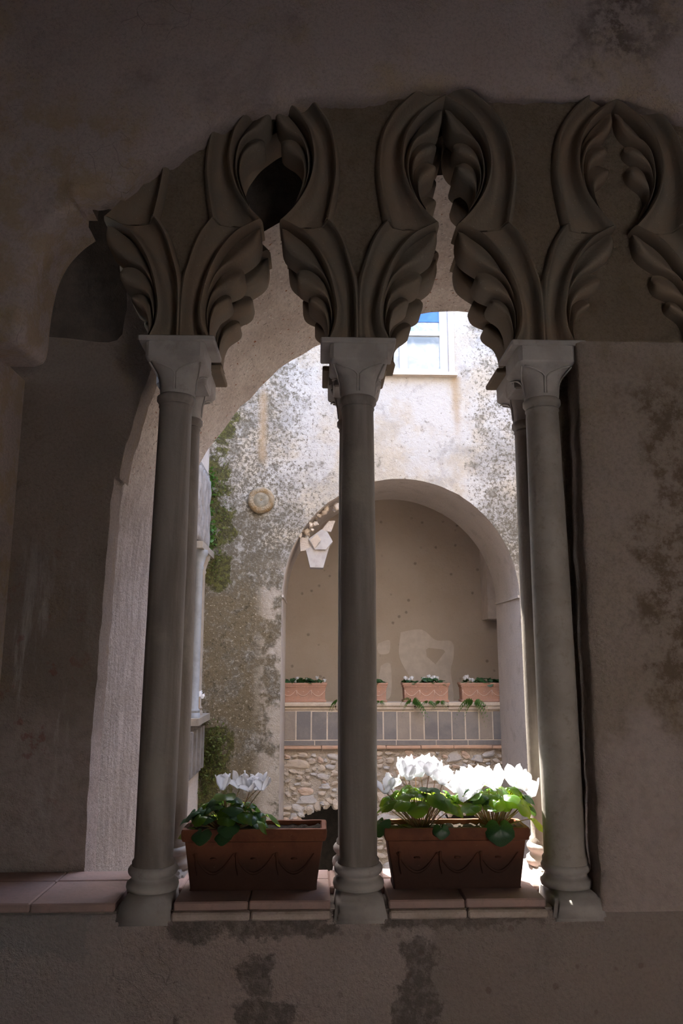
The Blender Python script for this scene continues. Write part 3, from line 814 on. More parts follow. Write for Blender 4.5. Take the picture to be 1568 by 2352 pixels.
def leaf_mesh(k, up, lo, depth=0.05):
    n, m = 30, 9
    U, L_ = resample(up, n), resample(lo, n)
    mb = MB(); rows = []
    for i in range(n):
        w = (U[i] - L_[i]).length
        row = []
        for j in range(m):
            s = j / (m - 1)
            p = U[i].lerp(L_[i], s)
            # hollow beside the upper edge, then a full rounded lower part
            k_ = min(1, w / 0.022)
            h = k_ * interp(s, [(0, -0.014), (0.18, -0.008), (0.42, 0.012), (0.68, 0.026), (0.86, 0.024), (1.0, 0.006)]) + 0.002
            if i > n - 4: h = h * (n - 1 - i) / 3
            row.append((p.x, -h, p.y))
        rows.append(row)
    k0 = mb.grid(rows)
    bk = [[(U[i].x, depth * 2 - 0.012, U[i].y), (L_[i].x, depth * 2 - 0.012, L_[i].y)] for i in range(n)]
    k1 = mb.grid(bk, flip=True)
    for i in range(n - 1):
        mb.f.append((k0 + i * m, k0 + (i + 1) * m, k1 + (i + 1) * 2, k1 + i * 2))
        mb.f.append((k0 + i * m + m - 1, k1 + i * 2 + 1, k1 + (i + 1) * 2 + 1, k0 + (i + 1) * m + m - 1))
    for i in (0, n - 1):
        mb.f.append(tuple(k0 + i * m + j for j in range(m)) + (k1 + i * 2 + 1, k1 + i * 2))
    return mb.mesh('leaf_cusp', M['tracery'], auto=60)
lowM = band_mesh('lower_moulding', LO_OUT, LO_IN, 0.018)
upM = band_mesh('upper_moulding', UP_OUT, UP_IN, 0.020)
leafM = [leaf_mesh(k, a, b) for k, (a, b) in enumerate(LEAVES)]
HALF = 0.3275
def tracery(cx, half, y, label, group, sides=(-1, 1), zc=ZC, leaves=range(6)):
    e = empty('tracery_arch', (cx, y, zc), label, 'tracery', group)
    sc = half / HALF
    for s in sides:                       # s = -1: the half rising from the left column
        def put(nm, me): link(nm, me, e, (s * half, 0, 0), None, (-s * sc, 1, 1))
        put('lower_moulding', lowM); put('upper_moulding', upM)
        for k in leaves: put('leaf_cusp', leafM[k])
    return e
YF, YB = -0.045, 0.185
AXF = [-0.487, 0.137, 0.797]
bays = [(-0.487 - 0.317, 0.317), (-0.175, 0.312), (0.467, 0.330), (0.797 + 0.318, 0.318)]
tracery(bays[0][0], bays[0][1], YF, 'cut-off carved tracery half arch at the far left above the dark recess', 'front tracery arches', sides=(1,))
tracery(bays[1][0], bays[1][1], YF, 'carved onion-shaped tracery arch above the planter with bare soil', 'front tracery arches', leaves=(0, 1, 2, 3, 4))
tracery(bays[2][0], bays[2][1], YF, 'carved onion-shaped tracery arch above the sunlit planter', 'front tracery arches')
tracery(bays[3][0], bays[3][1], -0.045, 'blind carved tracery arch filled with brown stucco at the right', 'front tracery arches')
bb = [(-0.815, 0.3275), (-0.160, 0.3275), (0.502, 0.3275)]
tracery(bb[0][0], bb[0][1], YB, 'rear carved tracery half arch behind the cut-off left one', 'rear tracery arches', sides=(1,), zc=ZC + 0.01)
tracery(bb[1][0], bb[1][1], YB, 'rear carved tracery arch in shadow behind the arch over the bare-soil planter', 'rear tracery arches', zc=ZC + 0.01, leaves=(0, 1, 2))
tracery(bb[2][0], bb[2][1], YB, 'rear carved tracery arch in shadow behind the arch over the sunlit planter', 'rear tracery arches', zc=ZC + 0.01)
# spandrel plaster between the arches
def half_edge(ax, s, sc, zc):
    pts = [(ax, zc + 0.10), (ax + s * 0.003 * sc, zc + 0.24)]
    pts += [(ax + s * (u - 0.015) * sc, zc + w + 0.006) for u, w in LO_OUT[3:]]
    pts += [(ax + s * (u - 0.016) * sc, zc + w) for u, w in UP_OUT[1:-2]]
    pts += [(ax + s * u * sc, zc + w + 0.018) for u, w in UP_OUT[-2:]]
    return pts
def spandrel(name, ax, hl, hr, y0, y1, zc, left=True, right=True, x_end=None):
    r = half_edge(ax, 1, hr / HALF, zc) if right else [(ax, zc - 0.01), (x_end, zc - 0.01)]
    l = half_edge(ax, -1, hl / HALF, zc) if left else [(x_end, zc - 0.01)]
    top = CEIL
    poly = r + [(r[-1][0], top), (l[-1][0], top)] + list(reversed(l[1:]))
    mb = MB(); mb.prism(poly, y0, y1)
    return struct(name, mb, M['stucco'])
spandrel('wall_spandrel', AXF[0], 0.317, 0.312, YF - 0.004, 0.05, ZC)
spandrel('wall_spandrel', AXF[1], 0.312, 0.330, YF - 0.004, 0.05, ZC)
spandrel('wall_spandrel', AXF[2], 0.330, 0.318, YF - 0.004, 0.05, ZC)
spandrel('wall_spandrel', AXF[2] + 0.636, 0.318, 0.318, YF - 0.004, 0.05, ZC)
for ax in (-0.4875, 0.171, 0.83):
    spandrel('wall_spandrel_rear', ax, 0.3275, 0.3275, YB - 0.004, 0.28, ZC + 0.01)
# rubble core between the two layers, set back from the openings
for ax in (-0.487, 0.15, 0.81):
    pts = [(ax - 0.05, ZC), (ax + 0.05, ZC)] + [(ax + u + 0.035, ZC + w) for u, w in LO_OUT[2:]] + [(ax + u + 0.02, ZC + w) for u, w in UP_OUT[1:-2]] + [(ax + 0.325, ZC + 1.10), (ax + 0.325, CEIL)]
    lf = [(2 * ax - x_, z_) for x_, z_ in pts[2:]]
    mb = MB(); mb.prism(pts + list(reversed(lf)), 0.05, YB)
    struct('wall_spandrel_core', mb, M['stucco'])

# ================================================================ PLANTERS
def planter_mesh(w, d, h, wall=0.014, far=False):
    mb = MB()
    def rect(hw, hd, z, n=1): return [(-hw, -hd, z), (hw, -hd, z), (hw, hd, z), (-hw, hd, z)]
    hw, hd = w / 2, d / 2; tx, ty = 0.030, 0.016
    lv = [(hw - tx, hd - ty, 0.0), (hw - tx - 0.002, hd - ty, 0.006), (hw - 0.012, hd - 0.010, h - 0.040), (hw - 0.004, hd - 0.003, h - 0.036), (hw, hd, h - 0.024), (hw, hd, h - 0.006), (hw - 0.003, hd - 0.003, h),
          (hw - wall - 0.002, hd - wall - 0.002, h), (hw - wall - 0.004, hd - wall - 0.004, h - 0.006), (hw - wall - 0.02, hd - wall - 0.012, h - 0.06)]
    if far:
        lv = [(hw - 0.014, hd - 0.010, 0.0), (hw - 0.010, hd - 0.006, 0.004), (hw - 0.010, hd - 0.006, 0.018), (hw - 0.022, hd - 0.016, 0.026), (hw - 0.018, hd - 0.014, h - 0.055), (hw - 0.010, hd - 0.008, h - 0.046), (hw - 0.010, hd - 0.008, h - 0.030), (hw - 0.002, hd - 0.002, h - 0.022), (hw, hd, h - 0.004), (hw - 0.002, hd - 0.002, h),
              (hw - wall, hd - wall, h), (hw - wall - 0.02, hd - wall - 0.012, h - 0.06)]
    rows = []
    for a, b, z in lv:
        row = []
        c = 0.008
        # rounded corners, subdivided sides
        loop = [(-a + c, -b), (a - c, -b), (a - c * .3, -b + c * .3), (a, -b + c), (a, b - c), (a - c * .3, b - c * .3), (a - c, b), (-a + c, b), (-a + c * .3, b - c * .3), (-a, b - c), (-a, -b + c), (-a + c * .3, -b + c * .3)]
        row = []
        for k in range(len(loop)):
            p, q = loop[k], loop[(k + 1) % len(loop)]
            m = 16 if abs(p[0] - q[0]) > 0.1 else (5 if abs(p[1] - q[1]) > 0.05 else 1)
            for s in range(m):
                x_, y_ = p[0] + (q[0] - p[0]) * s / m, p[1] + (q[1] - p[1]) * s / m
                j = 0.0018
                row.append((x_ + j * nz(x_, y_, z, 23), y_ + j * nz(x_ + 3, y_, z, 23), z + (0.0015 * nz(x_, y_ + 5, 0, 30) if z > 0.03 else 0)))
        rows.append(row)
    b = mb.grid(rows, closed_u=True)
    mb.f.append(tuple(b + i for i in reversed(range(len(rows[0])))))
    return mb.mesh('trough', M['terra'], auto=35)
def soil_mesh(w, d, seed):
    mb = MB(); r = random.Random(seed)
    rows = []
    for j in range(13):
        rows.append([(-w / 2 + w * i / 40, -d / 2 + d * j / 12, 0.008 * nz(i * .45, j * .45, seed) + r.uniform(-.003, .003)) for i in range(41)])
    mb.grid(rows)
    return mb.mesh('soil', M['soil'], smooth=True)
def festoon_mesh(w, h, n=3):
    """raised garlands on the front of a trough"""
    mb = MB()
    for q in range(n):
        x0 = -w / 2 + w * q / n; x1 = x0 + w / n
        path = []
        for k in range(13):
            f = k / 12
            path.append((x0 + (x1 - x0) * f, 0, h * 0.60 - h * 0.32 * math.sin(PI * f)))
        mb.tube(path, [0.002 + 0.003 * math.sin(PI * k / 12) for k in range(13)], 6)
        mb.tube([(x0 + 0.01, 0, h * 0.62), (x0 + 0.01, 0, h * 0.40), (x0 + 0.014, 0, h * 0.25)], [0.005, 0.004, 0.001], 6)
        mb.lathe([(0.001, -0.003), (0.010, -0.002), (0.010, 0.002), (0.001, 0.003)], ((x0 + x1) / 2, 0.0, h * 0.52), 10)
    return mb

def planter(loc, w, d, h, label, seed):
    e = empty('terracotta_planter', loc, label, 'planter')
    link('trough', planter_mesh(w, d, h), e)
    link('soil', soil_mesh(w - 0.034, d - 0.034, seed), e, (0, 0, h - 0.014))
    fm = festoon_mesh(w - 0.08, h, 3)
    fm.v = [(x_, y_ * 0.45, z_) for x_, y_, z_ in fm.v]
    f = link('festoon', fm.mesh('festoon', M['terra'], smooth=True), e, (0, -d / 2 + 0.0150, 0.0), (0.115 * 0.6, 0, 0))
    return e
P1 = Vector((-0.196, 0.068, 0.887)); P2 = Vector((0.452, 0.068, 0.887))
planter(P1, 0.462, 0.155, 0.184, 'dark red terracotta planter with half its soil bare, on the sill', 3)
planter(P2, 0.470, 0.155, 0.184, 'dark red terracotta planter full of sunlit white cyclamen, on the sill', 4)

# ---------------------------------------------------------------- cyclamen
def heart_leaf(size, cup, seed, mat):
    r = random.Random(seed); mb = MB(); na, nr = 22, 5
    rows = []
    for j in range(nr + 1):
        f = j / nr; row = []
        for i in range(na + 1):
            a = -PI + 2 * PI * i / na                  # 0 = tip (+y)
            out = 0.5 * (1 - 0.10 * math.cos(2 * a)) * (1.0 + 0.10 * math.cos(a))
            notch = abs(a) / PI
            if notch > 0.86: out *= 1 - 0.62 * ((notch - 0.86) / 0.14) ** 1.2
            tip = 1 + 0.16 * max(0, 1 - abs(a) / 0.55) ** 1.5
            wav = 1 + 0.03 * math.sin(9 * a + seed)
            x_, y_ = f * out * tip * wav * math.sin(a), f * out * tip * wav * math.cos(a)
            z_ = -cup * (f ** 2) * 0.5 + 0.05 * f * math.sin(3 * a + seed) + 0.06 * abs(x_)
            row.append((x_ * size, (y_ + 0.12) * size, z_ * size))
        rows.append(row)
    mb.grid(rows)
    return mb.mesh('leaf', mat, smooth=True)
leafmeshes = [heart_leaf(1.0, c, s, M['leaf']) for s, c in enumerate((0.35, 0.5, 0.2))]
leafdark = [heart_leaf(1.0, c, s + 5, M['leaf_dark']) for s, c in enumerate((0.4, 0.55, 0.25))]
def petal_mesh(seed):
    """one swept-back petal: narrow claw at the throat, broad twisted blade above"""
    mb = MB(); n, m = 14, 8; rows = []
    for i in range(n + 1):
        f = i / n
        w = interp(f, [(0, 0.07), (0.12, 0.10), (0.35, 0.22), (0.6, 0.29), (0.8, 0.25), (0.93, 0.14), (1, 0.03)])
        cx = 0.09 + (0.20 + 0.10 * seed) * f + 0.05 * math.sin(PI * f); z_ = 0.0 + (1.0 - 0.06 * seed) * f - 0.10 * f * f
        tw = (0.25 + 0.35 * seed) * f
        row = []
        for j in range(m + 1):
            q = (j / m - 0.5) * 2
            lx, ly = 0.09 * (1 - q * q) * (1 - f * .3) + 0.03 * math.sin(5 * q + seed * 2) * f, q * w
            row.append((cx + lx * math.cos(tw) - ly * math.sin(tw), lx * math.sin(tw) + ly * math.cos(tw), z_ + 0.03 * math.sin(3 * q + seed) * f))
        rows.append(row)
    mb.grid(rows)
    return mb.mesh('petal', M['petal'], smooth=True)
petals = [petal_mesh(s) for s in range(3)]
def throat_mesh():
    mb = MB(); mb.lathe([(0.02, 0.16), (0.12, 0.12), (0.15, 0.02), (0.12, -0.05), (0.03, -0.06)], seg=12)
    return mb.mesh('throat', M['petal'], smooth=True)
throatM = throat_mesh()
def curve3(a, b, bow, n=7):
    a, b = Vector(a), Vector(b)
    return [a.lerp(b, k / (n - 1)) + Vector(bow) * math.sin(PI * k / (n - 1)) for k in range(n)]

def cyclamen(loc, label, leaves, flowers, seed, rx, ry, lsize=(0.045, 0.068), extra=(), ylim=(-0.09, 0.09), thin=1.0, top=0.10, fall=0.5, mix=(1, 1)):
    r = random.Random(seed)
    e = empty('cyclamen_plant', loc, label, 'plant')
    def stem(a, b, bow, rad, nm='stem'):
        mb = MB(); mb.tube(curve3(a, b, bow), [rad, rad, rad, rad * .9, rad * .9, rad * .8, rad * .8], 5)
        mb.build(nm, M['stem'], e, smooth=True)
    def leaf(x, y, z, size, yaw, tilt, me):
        link('leaf', me, e, (x, y, z), (tilt, 0, yaw), (size, size, size))
        stem((x * 0.12 + r.uniform(-.012, .012), y * 0.12 + r.uniform(-.012, .012), -0.006), (x, y, z - 0.001), (x * 0.12, y * 0.12, 0.012), 0.0016)
    for k in range(leaves):
        a = k * 2.399 + r.uniform(-.3, .3)
        f = math.sqrt((k + 0.6) / leaves)
        x, y = rx * f * math.cos(a), ry * f * math.sin(a)
        y = max(ylim[0], min(ylim[1], y))
        z = top * (1 - fall * f * f) + r.uniform(-0.024, 0.012)
        yaw = math.atan2(y, x) - PI / 2
        leaf(x, y, max(0.012, z), r.uniform(*lsize) * thin, yaw + r.uniform(-.5, .5), -(0.10 + 0.55 * f) + r.uniform(-.35, .2), r.choice(leafmeshes * mix[0] + leafdark * mix[1]))
    for (x, y, z, size, yaw, tilt, dark) in extra:
        leaf(x, y, z, size, yaw, tilt, leafdark[0] if dark else leafmeshes[0])
    for (x, y, z, s) in flowers:
        fl = bpy.data.objects.new('flower', throatM); C.objects.link(fl); fl.parent = e
        fl.location = (x, y, z); fl.scale = (s, s, s)
        fl.rotation_euler = (r.uniform(-.3, .3), r.uniform(-.35, .35), r.uniform(0, 6.28))
        for q in range(5):
            link('petal', r.choice(petals), fl, None, (r.uniform(-.18, .18), r.uniform(-.12, .30), 2 * PI * q / 5 + r.uniform(-.25, .25)), (1, 1, r.uniform(.85, 1.08)))
        stem((x * 0.2, y * 0.2, 0), (x, y, z), (r.uniform(-.01, .01), 0, 0.008), 0.0018, 'flower_stem')
    return e

Z1 = 0.887 + 0.170
def rel(px, py, Y, base): return at(px, py, Y) - Vector(base)
L1 = Vector((-0.290, 0.070, Z1))
fl = [(*rel(510, 1812, 0.05, L1), 0.058), (*rel(551, 1808, 0.10, L1), 0.060), (*rel(574, 1815, 0.04, L1), 0.056), (*rel(592, 1812, 0.08, L1), 0.060), (*rel(600, 1814, 0.03, L1), 0.052)]
cyclamen(L1, 'white cyclamen with five upright flowers growing at the left end of the shaded planter', 52, fl, 11, 0.135, 0.085, mix=(1, 3), top=0.105, fall=0.75,  # mix leans to the dark leaf: shade painted into this planter's foliage
         extra=((-0.07, -0.088, 0.012, 0.06, 2.9, -0.9, True), (0.145, -0.03, 0.050, 0.07, -1.3, -0.7, False), (0.12, -0.06, 0.03, 0.065, -1.6, -0.9, False)))
L2 = Vector((0.345, 0.075, Z1)); L3 = Vector((0.590, 0.075, Z1))
fl = [(*rel(938, 1788, 0.09, L2), 0.073), (*rel(965, 1780, 0.12, L2), 0.078), (*rel(985, 1778, 0.07, L2), 0.066), (*rel(1000, 1788, 0.10, L2), 0.071), (*rel(925, 1780, 0.13, L2), 0.064),
      (*rel(885, 1820, 0.05, L2), 0.057), (*rel(897, 1810, 0.10, L2), 0.059), (*rel(1016, 1800, 0.06, L2), 0.064), (*rel(955, 1770, 0.16, L2), 0.063)]
cyclamen(L2, 'white cyclamen with red stems at the left end of the sunlit planter', 44, fl, 21, 0.130, 0.085, mix=(4, 1), top=0.128, fall=0.30,  # mix leans to the bright leaf: sun painted into the foliage
         extra=((0.055, -0.088, 0.018, 0.052, 3.2, -1.1, True), (-0.135, -0.05, 0.03, 0.07, 2.2, -1.0, True)))
fl = [(*rel(1050, 1818, 0.08, L3), 0.073), (*rel(1078, 1810, 0.11, L3), 0.075), (*rel(1105, 1803, 0.09, L3), 0.075), (*rel(1128, 1800, 0.12, L3), 0.075), (*rel(1060, 1838, 0.05, L3), 0.068),
      (*rel(1180, 1803, 0.10, L3), 0.075), (*rel(1206, 1813, 0.08, L3), 0.068), (*rel(1090, 1823, 0.05, L3), 0.064), (*rel(1140, 1813, 0.06, L3), 0.064), (*rel(1222, 1828, 0.11, L3), 0.066)]
cyclamen(L3, 'white cyclamen with a large dark heart-shaped leaf over the rim of the sunlit planter', 44, fl, 31, 0.130, 0.085, mix=(4, 1), top=0.128, fall=0.30,
         extra=((-0.002, -0.092, 0.022, 0.088, 3.14, -1.2, True), (0.130, -0.03, 0.03, 0.07, -1.4, -0.8, False)))

# ================================================================ COURTYARD
YW = 4.90
mb = MB(); mb.box((-2.6, 1.2, -2.75), (4.9, 9.0, -2.6))
struct('floor_courtyard', mb, M['court_floor'])
# far wall with its round arch and a window
FX0, FX1, FZ = -0.345, 1.985, 2.21
FR = (FX1 - FX0) / 2; FC = (FX0 + FX1) / 2
def fring(dr=0.0, j=0.0, n=48):
    pts = [(FX0 - dr, -2.6), (FX0 - dr + j * nz(1, 2), -0.5), (FX0 - dr, 0.8), (FX0 - dr + j * nz(3, 2), 1.5), (FX0 - dr, 2.1)]
    for k in range(n + 1):
        a = PI - PI * k / n; rr = FR + dr + j * nz(k * .7, 3)
        pts.append((FC + rr * math.cos(a), FZ + rr * 1.012 * math.sin(a)))
    return pts + [(FX1 + dr, 2.1), (FX1 + dr, 1.5), (FX1 + dr, 0.8), (FX1 + dr, -2.6)]
WX0, WX1, WZ0, WZ1 = 0.42, 1.355, 4.505, 5.85
mb = MB()
fr = fring(0.0, 0.012)
poly = [(-1.6, -2.6)] + fr + [(3.4, -2.6), (3.4, 7.0), (-1.6, 7.0)]
hole = [(WX0, WZ0), (WX1, WZ0), (WX1, WZ1), (WX0, WZ1)]
tris = tessellate_polygon([[Vector((p[0], p[1], 0)) for p in l] for l in (poly, hole)])
k0 = len(mb.v); mb.v += [(p[0], YW, p[1]) for p in poly + hole]
mb.f += [tuple(k0 + i for i in tr) for tr in tris]
for (a, b) in zip(hole, hole[1:] + hole[:1]):
    k = len(mb.v); mb.v += [(a[0], YW, a[1]), (b[0], YW, b[1]), (b[0], YW + 0.25, b[1]), (a[0], YW + 0.25, a[1])]; mb.f.append((k, k + 1, k + 2, k + 3))
mb.box((-1.6, YW + 0.02, 6.9), (3.4, YW + 1.0, 7.0))
struct('wall_courtyard_far', mb, M['courtyard'])
mb = MB()
rows = []
for q, (f, dr) in enumerate(((0.0, 0.0), (0.25, -0.004), (0.6, -0.006), (1.0, -0.004))):
    rows.append([(p[0], YW + f, p[1]) for p in fring(dr, 0.012 if q == 0 else 0.006)])
mb.grid(rows)
# small offset at the springing
for x0, x1 in ((FX0 - 0.002, FX0 + 0.016), (FX1 - 0.016, FX1 + 0.002)):
    mb.box((x0, YW + 0.012, 2.2), (x1, YW + 0.99, 2.225))
struct('trim_far_arch', mb, M['soffit'], auto=40)
# window
w = bpy.data.objects.new('window_1', None); C.objects.link(w); w.location = (0.9, YW + 0.06, WZ0); w['kind'] = 'structure'
def wbox(nm, a, b, mat, p=w):
    mb = MB(); mb.box(tuple(Vector(a) - w.location), tuple(Vector(b) - w.location)); return mb.build(nm, mat, p)
y0, y1 = YW + 0.05, YW + 0.11
wbox('frame', (WX0, y0, WZ0), (WX0 + 0.07, y1, WZ1), M['white_paint'])
wbox('frame', (WX1 - 0.085, y0, WZ0), (WX1, y1, WZ1), M['white_paint'])
wbox('frame', (WX0, y0 + .002, WZ0), (WX1, y1 - .002, WZ0 + 0.075), M['white_paint'])
wbox('mullion', (0.845, y0 - .01, WZ0), (0.925, y1, WZ1), M['white_paint'])
wbox('transom', (WX0, y0 + .005, 4.955), (WX1, y1 - .005, 5.0), M['white_paint'])
wbox('pane', (0.92, y0 + .03, 4.57), (1.275, y0 + .036, 4.96), M['glass'])
wbox('pane', (0.92, y0 + .03, 4.995), (1.275, y0 + .036, WZ1), M['glass'])
wbox('pane', (WX0 + .06, y0 + .03, 4.57), (0.85, y0 + .036, 4.96), M['glass'])
wbox('pane', (WX0 + .06, y0 + .03, 4.995), (0.85, y0 + .036, WZ1), M['glass'])
wbox('blind', (0.92, y0 + .02, 5.112), (1.275, y0 + .028, WZ1), M['blue_blind'])
wbox('sill', (WX0 - .06, YW - 0.07, WZ0 - 0.035), (WX1 + 0.07, YW + 0.10, WZ0), M['coping'])
mb = MB(); mb.box((WX1 - 0.006, YW - 0.018, WZ0), (WX1 + 0.055, YW + 0.06, WZ1)); mb.build('surround', M['soffit'], None)
bpy.data.objects['surround'].name = 'trim_2'; bpy.data.objects['trim_2']['kind'] = 'structure'

# courtyard side walls, their unseen tops set to shape the sun and sky light
mb = MB()
XLW = -1.09
mb.box((XLW - 0.4, 1.2, -2.6), (XLW, 4.9, 1.02)); mb.box((XLW - 0.4, 1.2, 3.25), (XLW, 4.9, 6.45))
mb.box((XLW - 0.4, 1.2, 1.02), (XLW, 3.3, 3.25)); mb.box((XLW - 1.2, 1.2, 0.6), (XLW - 1.0, 5.2, 3.6))
mb.box((XLW - 1.2, 1.2, 3.25), (XLW - 0.4, 5.2, 3.4)); mb.box((XLW - 1.2, 1.2, 0.6), (XLW - 0.4, 5.2, 0.75))
struct('wall_courtyard_left', mb, M['soffit'])
mb = MB(); mb.box((3.0, 1.2, -2.6), (3.4, 5.0, 5.6))
struct('wall_courtyard_right', mb, M['soffit'])

# loggia behind the far arch
YP = YW + 1.03
mb = MB()
HOLES = [(-0.30, 0.85, -0.02), ]
def hole_arch(x0, x1, zt, r_):
    cx, rr = (x0 + x1) / 2, (x1 - x0) / 2; out = []
    for k in range(25):
        a = PI * k / 24
        j = 1 + 0.06 * r_.uniform(-1, 1)
        out.append((cx + rr * math.cos(a) * j, zt - rr * 0.72 + rr * 0.72 * math.sin(a) * j))
    return [(x0, -2.5), (x1, -2.5)] + out
hr = random.Random(5)
hl = hole_arch(-0.27, 0.60, 0.09, hr)
hl2 = hole_arch(1.15, 1.95, 0.02, hr)
pz = 0.675
poly = [(-0.9, -2.6), (2.7, -2.6), (2.7, pz), (-0.9, pz)]
rub = MB(); rub.prism(poly, YP + 0.02, YP + 0.24, holes=[hl, hl2])
rub_o = struct('wall_loggia_parapet', rub, M['rubble_mortar'])
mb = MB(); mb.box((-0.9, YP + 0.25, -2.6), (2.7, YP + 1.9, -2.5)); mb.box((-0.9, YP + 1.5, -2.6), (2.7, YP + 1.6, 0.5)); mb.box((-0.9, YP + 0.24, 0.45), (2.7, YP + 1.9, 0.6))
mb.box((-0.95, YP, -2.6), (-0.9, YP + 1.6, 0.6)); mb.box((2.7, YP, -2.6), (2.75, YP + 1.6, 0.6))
struct('floor_loggia', mb, M['shade'])
# rubble stones
def stone_mesh(seed, mat):
    bm = bmesh.new(); bmesh.ops.create_icosphere(bm, subdivisions=2, radius=0.5)
    for v in bm.verts:
        c_ = v.co.copy()
        m_ = max(abs(c_.x), abs(c_.y), abs(c_.z))
        v.co = c_.lerp(c_ * (0.5 / m_), 0.55)
        v.co *= 1 + 0.5 * nz(c_.x * 2.2 + seed * 7, c_.y * 2.2, c_.z * 2.2)
    me = bpy.data.meshes.new('stone'); bm.to_mesh(me); bm.free(); me.materials.append(mat)
    return me
stones = [stone_mesh(k, M[('stone_a', 'stone_b', 'stone_a', 'stone_c', 'stone_b', 'stone_a', 'stone_a')[k]]) for k in range(7)]
sr = random.Random(17); placed = []
def inhole(x, z):
    for x0, x1, zt in ((-0.27, 0.60, 0.09), (1.15, 1.95, 0.02)):
        cx, rr = (x0 + x1) / 2, (x1 - x0) / 2
        dz = max(0, z - (zt - rr * 0.72)) / 0.72
        if ((x - cx) ** 2 + dz ** 2) ** 0.5 < rr * 1.03: return True
    return False
tries = 0
while tries < 6000 and len(placed) < 240:
    tries += 1
    s = sr.choice((0.15, 0.11, 0.085, 0.065, 0.05)) if tries < 2500 else sr.choice((0.06, 0.045))
    wd, hh = s * sr.uniform(0.9, 1.7), s * sr.uniform(0.6, 0.9)
    x_, z_ = sr.uniform(-0.33, 2.02), sr.uniform(-0.55, 0.63)
    if inhole(x_, z_) or z_ + hh / 2 > pz - 0.02 or x_ - wd / 2 < -0.36 or x_ + wd / 2 > 2.04: continue
    if any(abs(x_ - a) < (wd + c_) * 0.46 and abs(z_ - b) < (hh + d_) * 0.46 for a, b, c_, d_ in placed): continue
    placed.append((x_, z_, wd, hh))
    link('stone', sr.choice(stones), rub_o, (x_, YP + 0.02, z_), (0, sr.uniform(-.35, .35), 0), (wd, sr.uniform(.03, .07), hh))
for hx0, hx1, zt in ((-0.27, 0.60, 0.09), (1.15, 1.95, 0.02)):      # voussoirs round the dark holes
    cx, rr = (hx0 + hx1) / 2, (hx1 - hx0) / 2
    k = 0.12
    while k < 3.05:
        w_ = sr.uniform(.05, .08); a = k
        link('stone', sr.choice(stones), rub_o, (cx + rr * 1.03 * math.cos(a), YP + 0.03, zt - rr * .72 + rr * .75 * math.sin(a)), (0, PI / 2 - a + sr.uniform(-.2, .2), 0), (w_, .09, sr.uniform(.07, .11)))
        k += w_ / rr * 1.25
# string course, slab band and coping of the far parapet
mb = MB(); mb.box((-0.36, YP - 0.03, 0.665), (2.06, YP + 0.22, 0.700))
mb.v = [(x_, y_, z_) for x_, y_, z_ in mb.v]
par = empty('loggia_parapet', (0.85, YP, 0.665), 'stone-slab parapet band with a terracotta string course inside the far arch', 'parapet')
def ploc(a, b): return Vector(((a[0] + b[0]) / 2, (a[1] + b[1]) / 2, (a[2] + b[2]) / 2)) - par.location
def pbox(nm, a, b, mat, bev=0.004):
    me = slab_mesh(nm, b[0] - a[0], b[1] - a[1], b[2] - a[2], mat, bev)
    return link(nm, me, par, ploc(a, b))
xx = -0.36; r5 = random.Random(2)
while xx < 2.05:
    wd = min(r5.uniform(0.3, 0.42), 2.06 - xx + 0.001); pbox('string_tile', (xx, YP - 0.032 + r5.uniform(-.004, .004), 0.666), (xx + wd - 0.003, YP + 0.2, 0.700 + r5.uniform(-.003, .003)), M['terra_string'], 0.007); xx += wd
xx = -0.36
while xx < 2.05:
    wd = min(r5.uniform(0.34, 0.5), 2.06 - xx + 0.001); pbox('plinth_slab', (xx, YP - 0.004, 0.702), (xx + wd - 0.005, YP + 0.2, 0.754), M['slate'] if r5.random() < .75 else M['coping'], 0.004); xx += wd
pbox('mortar_bed', (-0.36, YP - 0.002, 0.70), (2.06, YP + 0.2, 1.09), M['coping'], 0.002)
xx = -0.345
widths = [0.13, 0.165, 0.17, 0.165]
q = 0
while xx < 2.03:
    wd = widths[q] if q < 4 else r5.uniform(0.140, 0.152)
    wd = min(wd, 2.06 - xx)
    mt = M['slate2'] if (q == 0 or r5.random() < 0.36) and q not in (1, 2, 3) else M['slate']
    pbox('slab', (xx, YP - 0.006 + r5.uniform(-.002, .003), 0.760), (xx + wd - 0.011, YP + 0.15, 1.055 + r5.uniform(-.006, .004)), mt, 0.004); xx += wd; q += 1
xx = -0.36
while xx < 2.05:
    wd = min(r5.uniform(0.35, 0.6), 2.06 - xx + 0.001); a_ = r5.uniform(-.008, .008)
    pbox('coping_slab', (xx, YP - 0.035 + a_, 1.108), (xx + wd - 0.004, YP + 0.26, 1.150), M['coping'], 0.008)
    pbox('coping_bed', (xx, YP - 0.018 - a_, 1.066), (xx + wd - 0.002, YP + 0.24, 1.110), M['stone_a'], 0.012); xx += wd
# loggia shell: back wall, vault, hanging pier, plaster patches
YBK = 7.5
mb = MB(); mb.box((-1.6, YBK, 0.3), (3.6, YBK + 0.2, 4.6))
back = struct('wall_loggia_back', mb, M['loggia'])
mb = MB()
rows = []
for yy in (YW + 1.0, 6.6, 7.1, YBK):
    rows.append([(FC + 1.62 * math.cos(PI - PI * k / 40), yy, 2.25 + 1.50 * math.sin(PI * k / 40)) for k in range(41)])
mb.grid(rows)
mb.grid([[(FC - 1.62, YW + 1.0, 0.3), (FC - 1.62, YBK, 0.3)], [(FC - 1.62, YW + 1.0, 2.25), (FC - 1.62, YBK, 2.25)]])
mb.grid([[(FC + 1.62, YW + 1.0, 0.3), (FC + 1.62, YBK, 0.3)], [(FC + 1.62, YW + 1.0, 2.25), (FC + 1.62, YBK, 2.25)]])
struct('ceiling_loggia', mb, M['loggia'], auto=40)
mb = MB()
rg = fring(-0.004, 0.0)
poly = [(-1.6, -2.6)] + rg + [(3.6, -2.6), (3.6, 4.6), (-1.6, 4.6)]
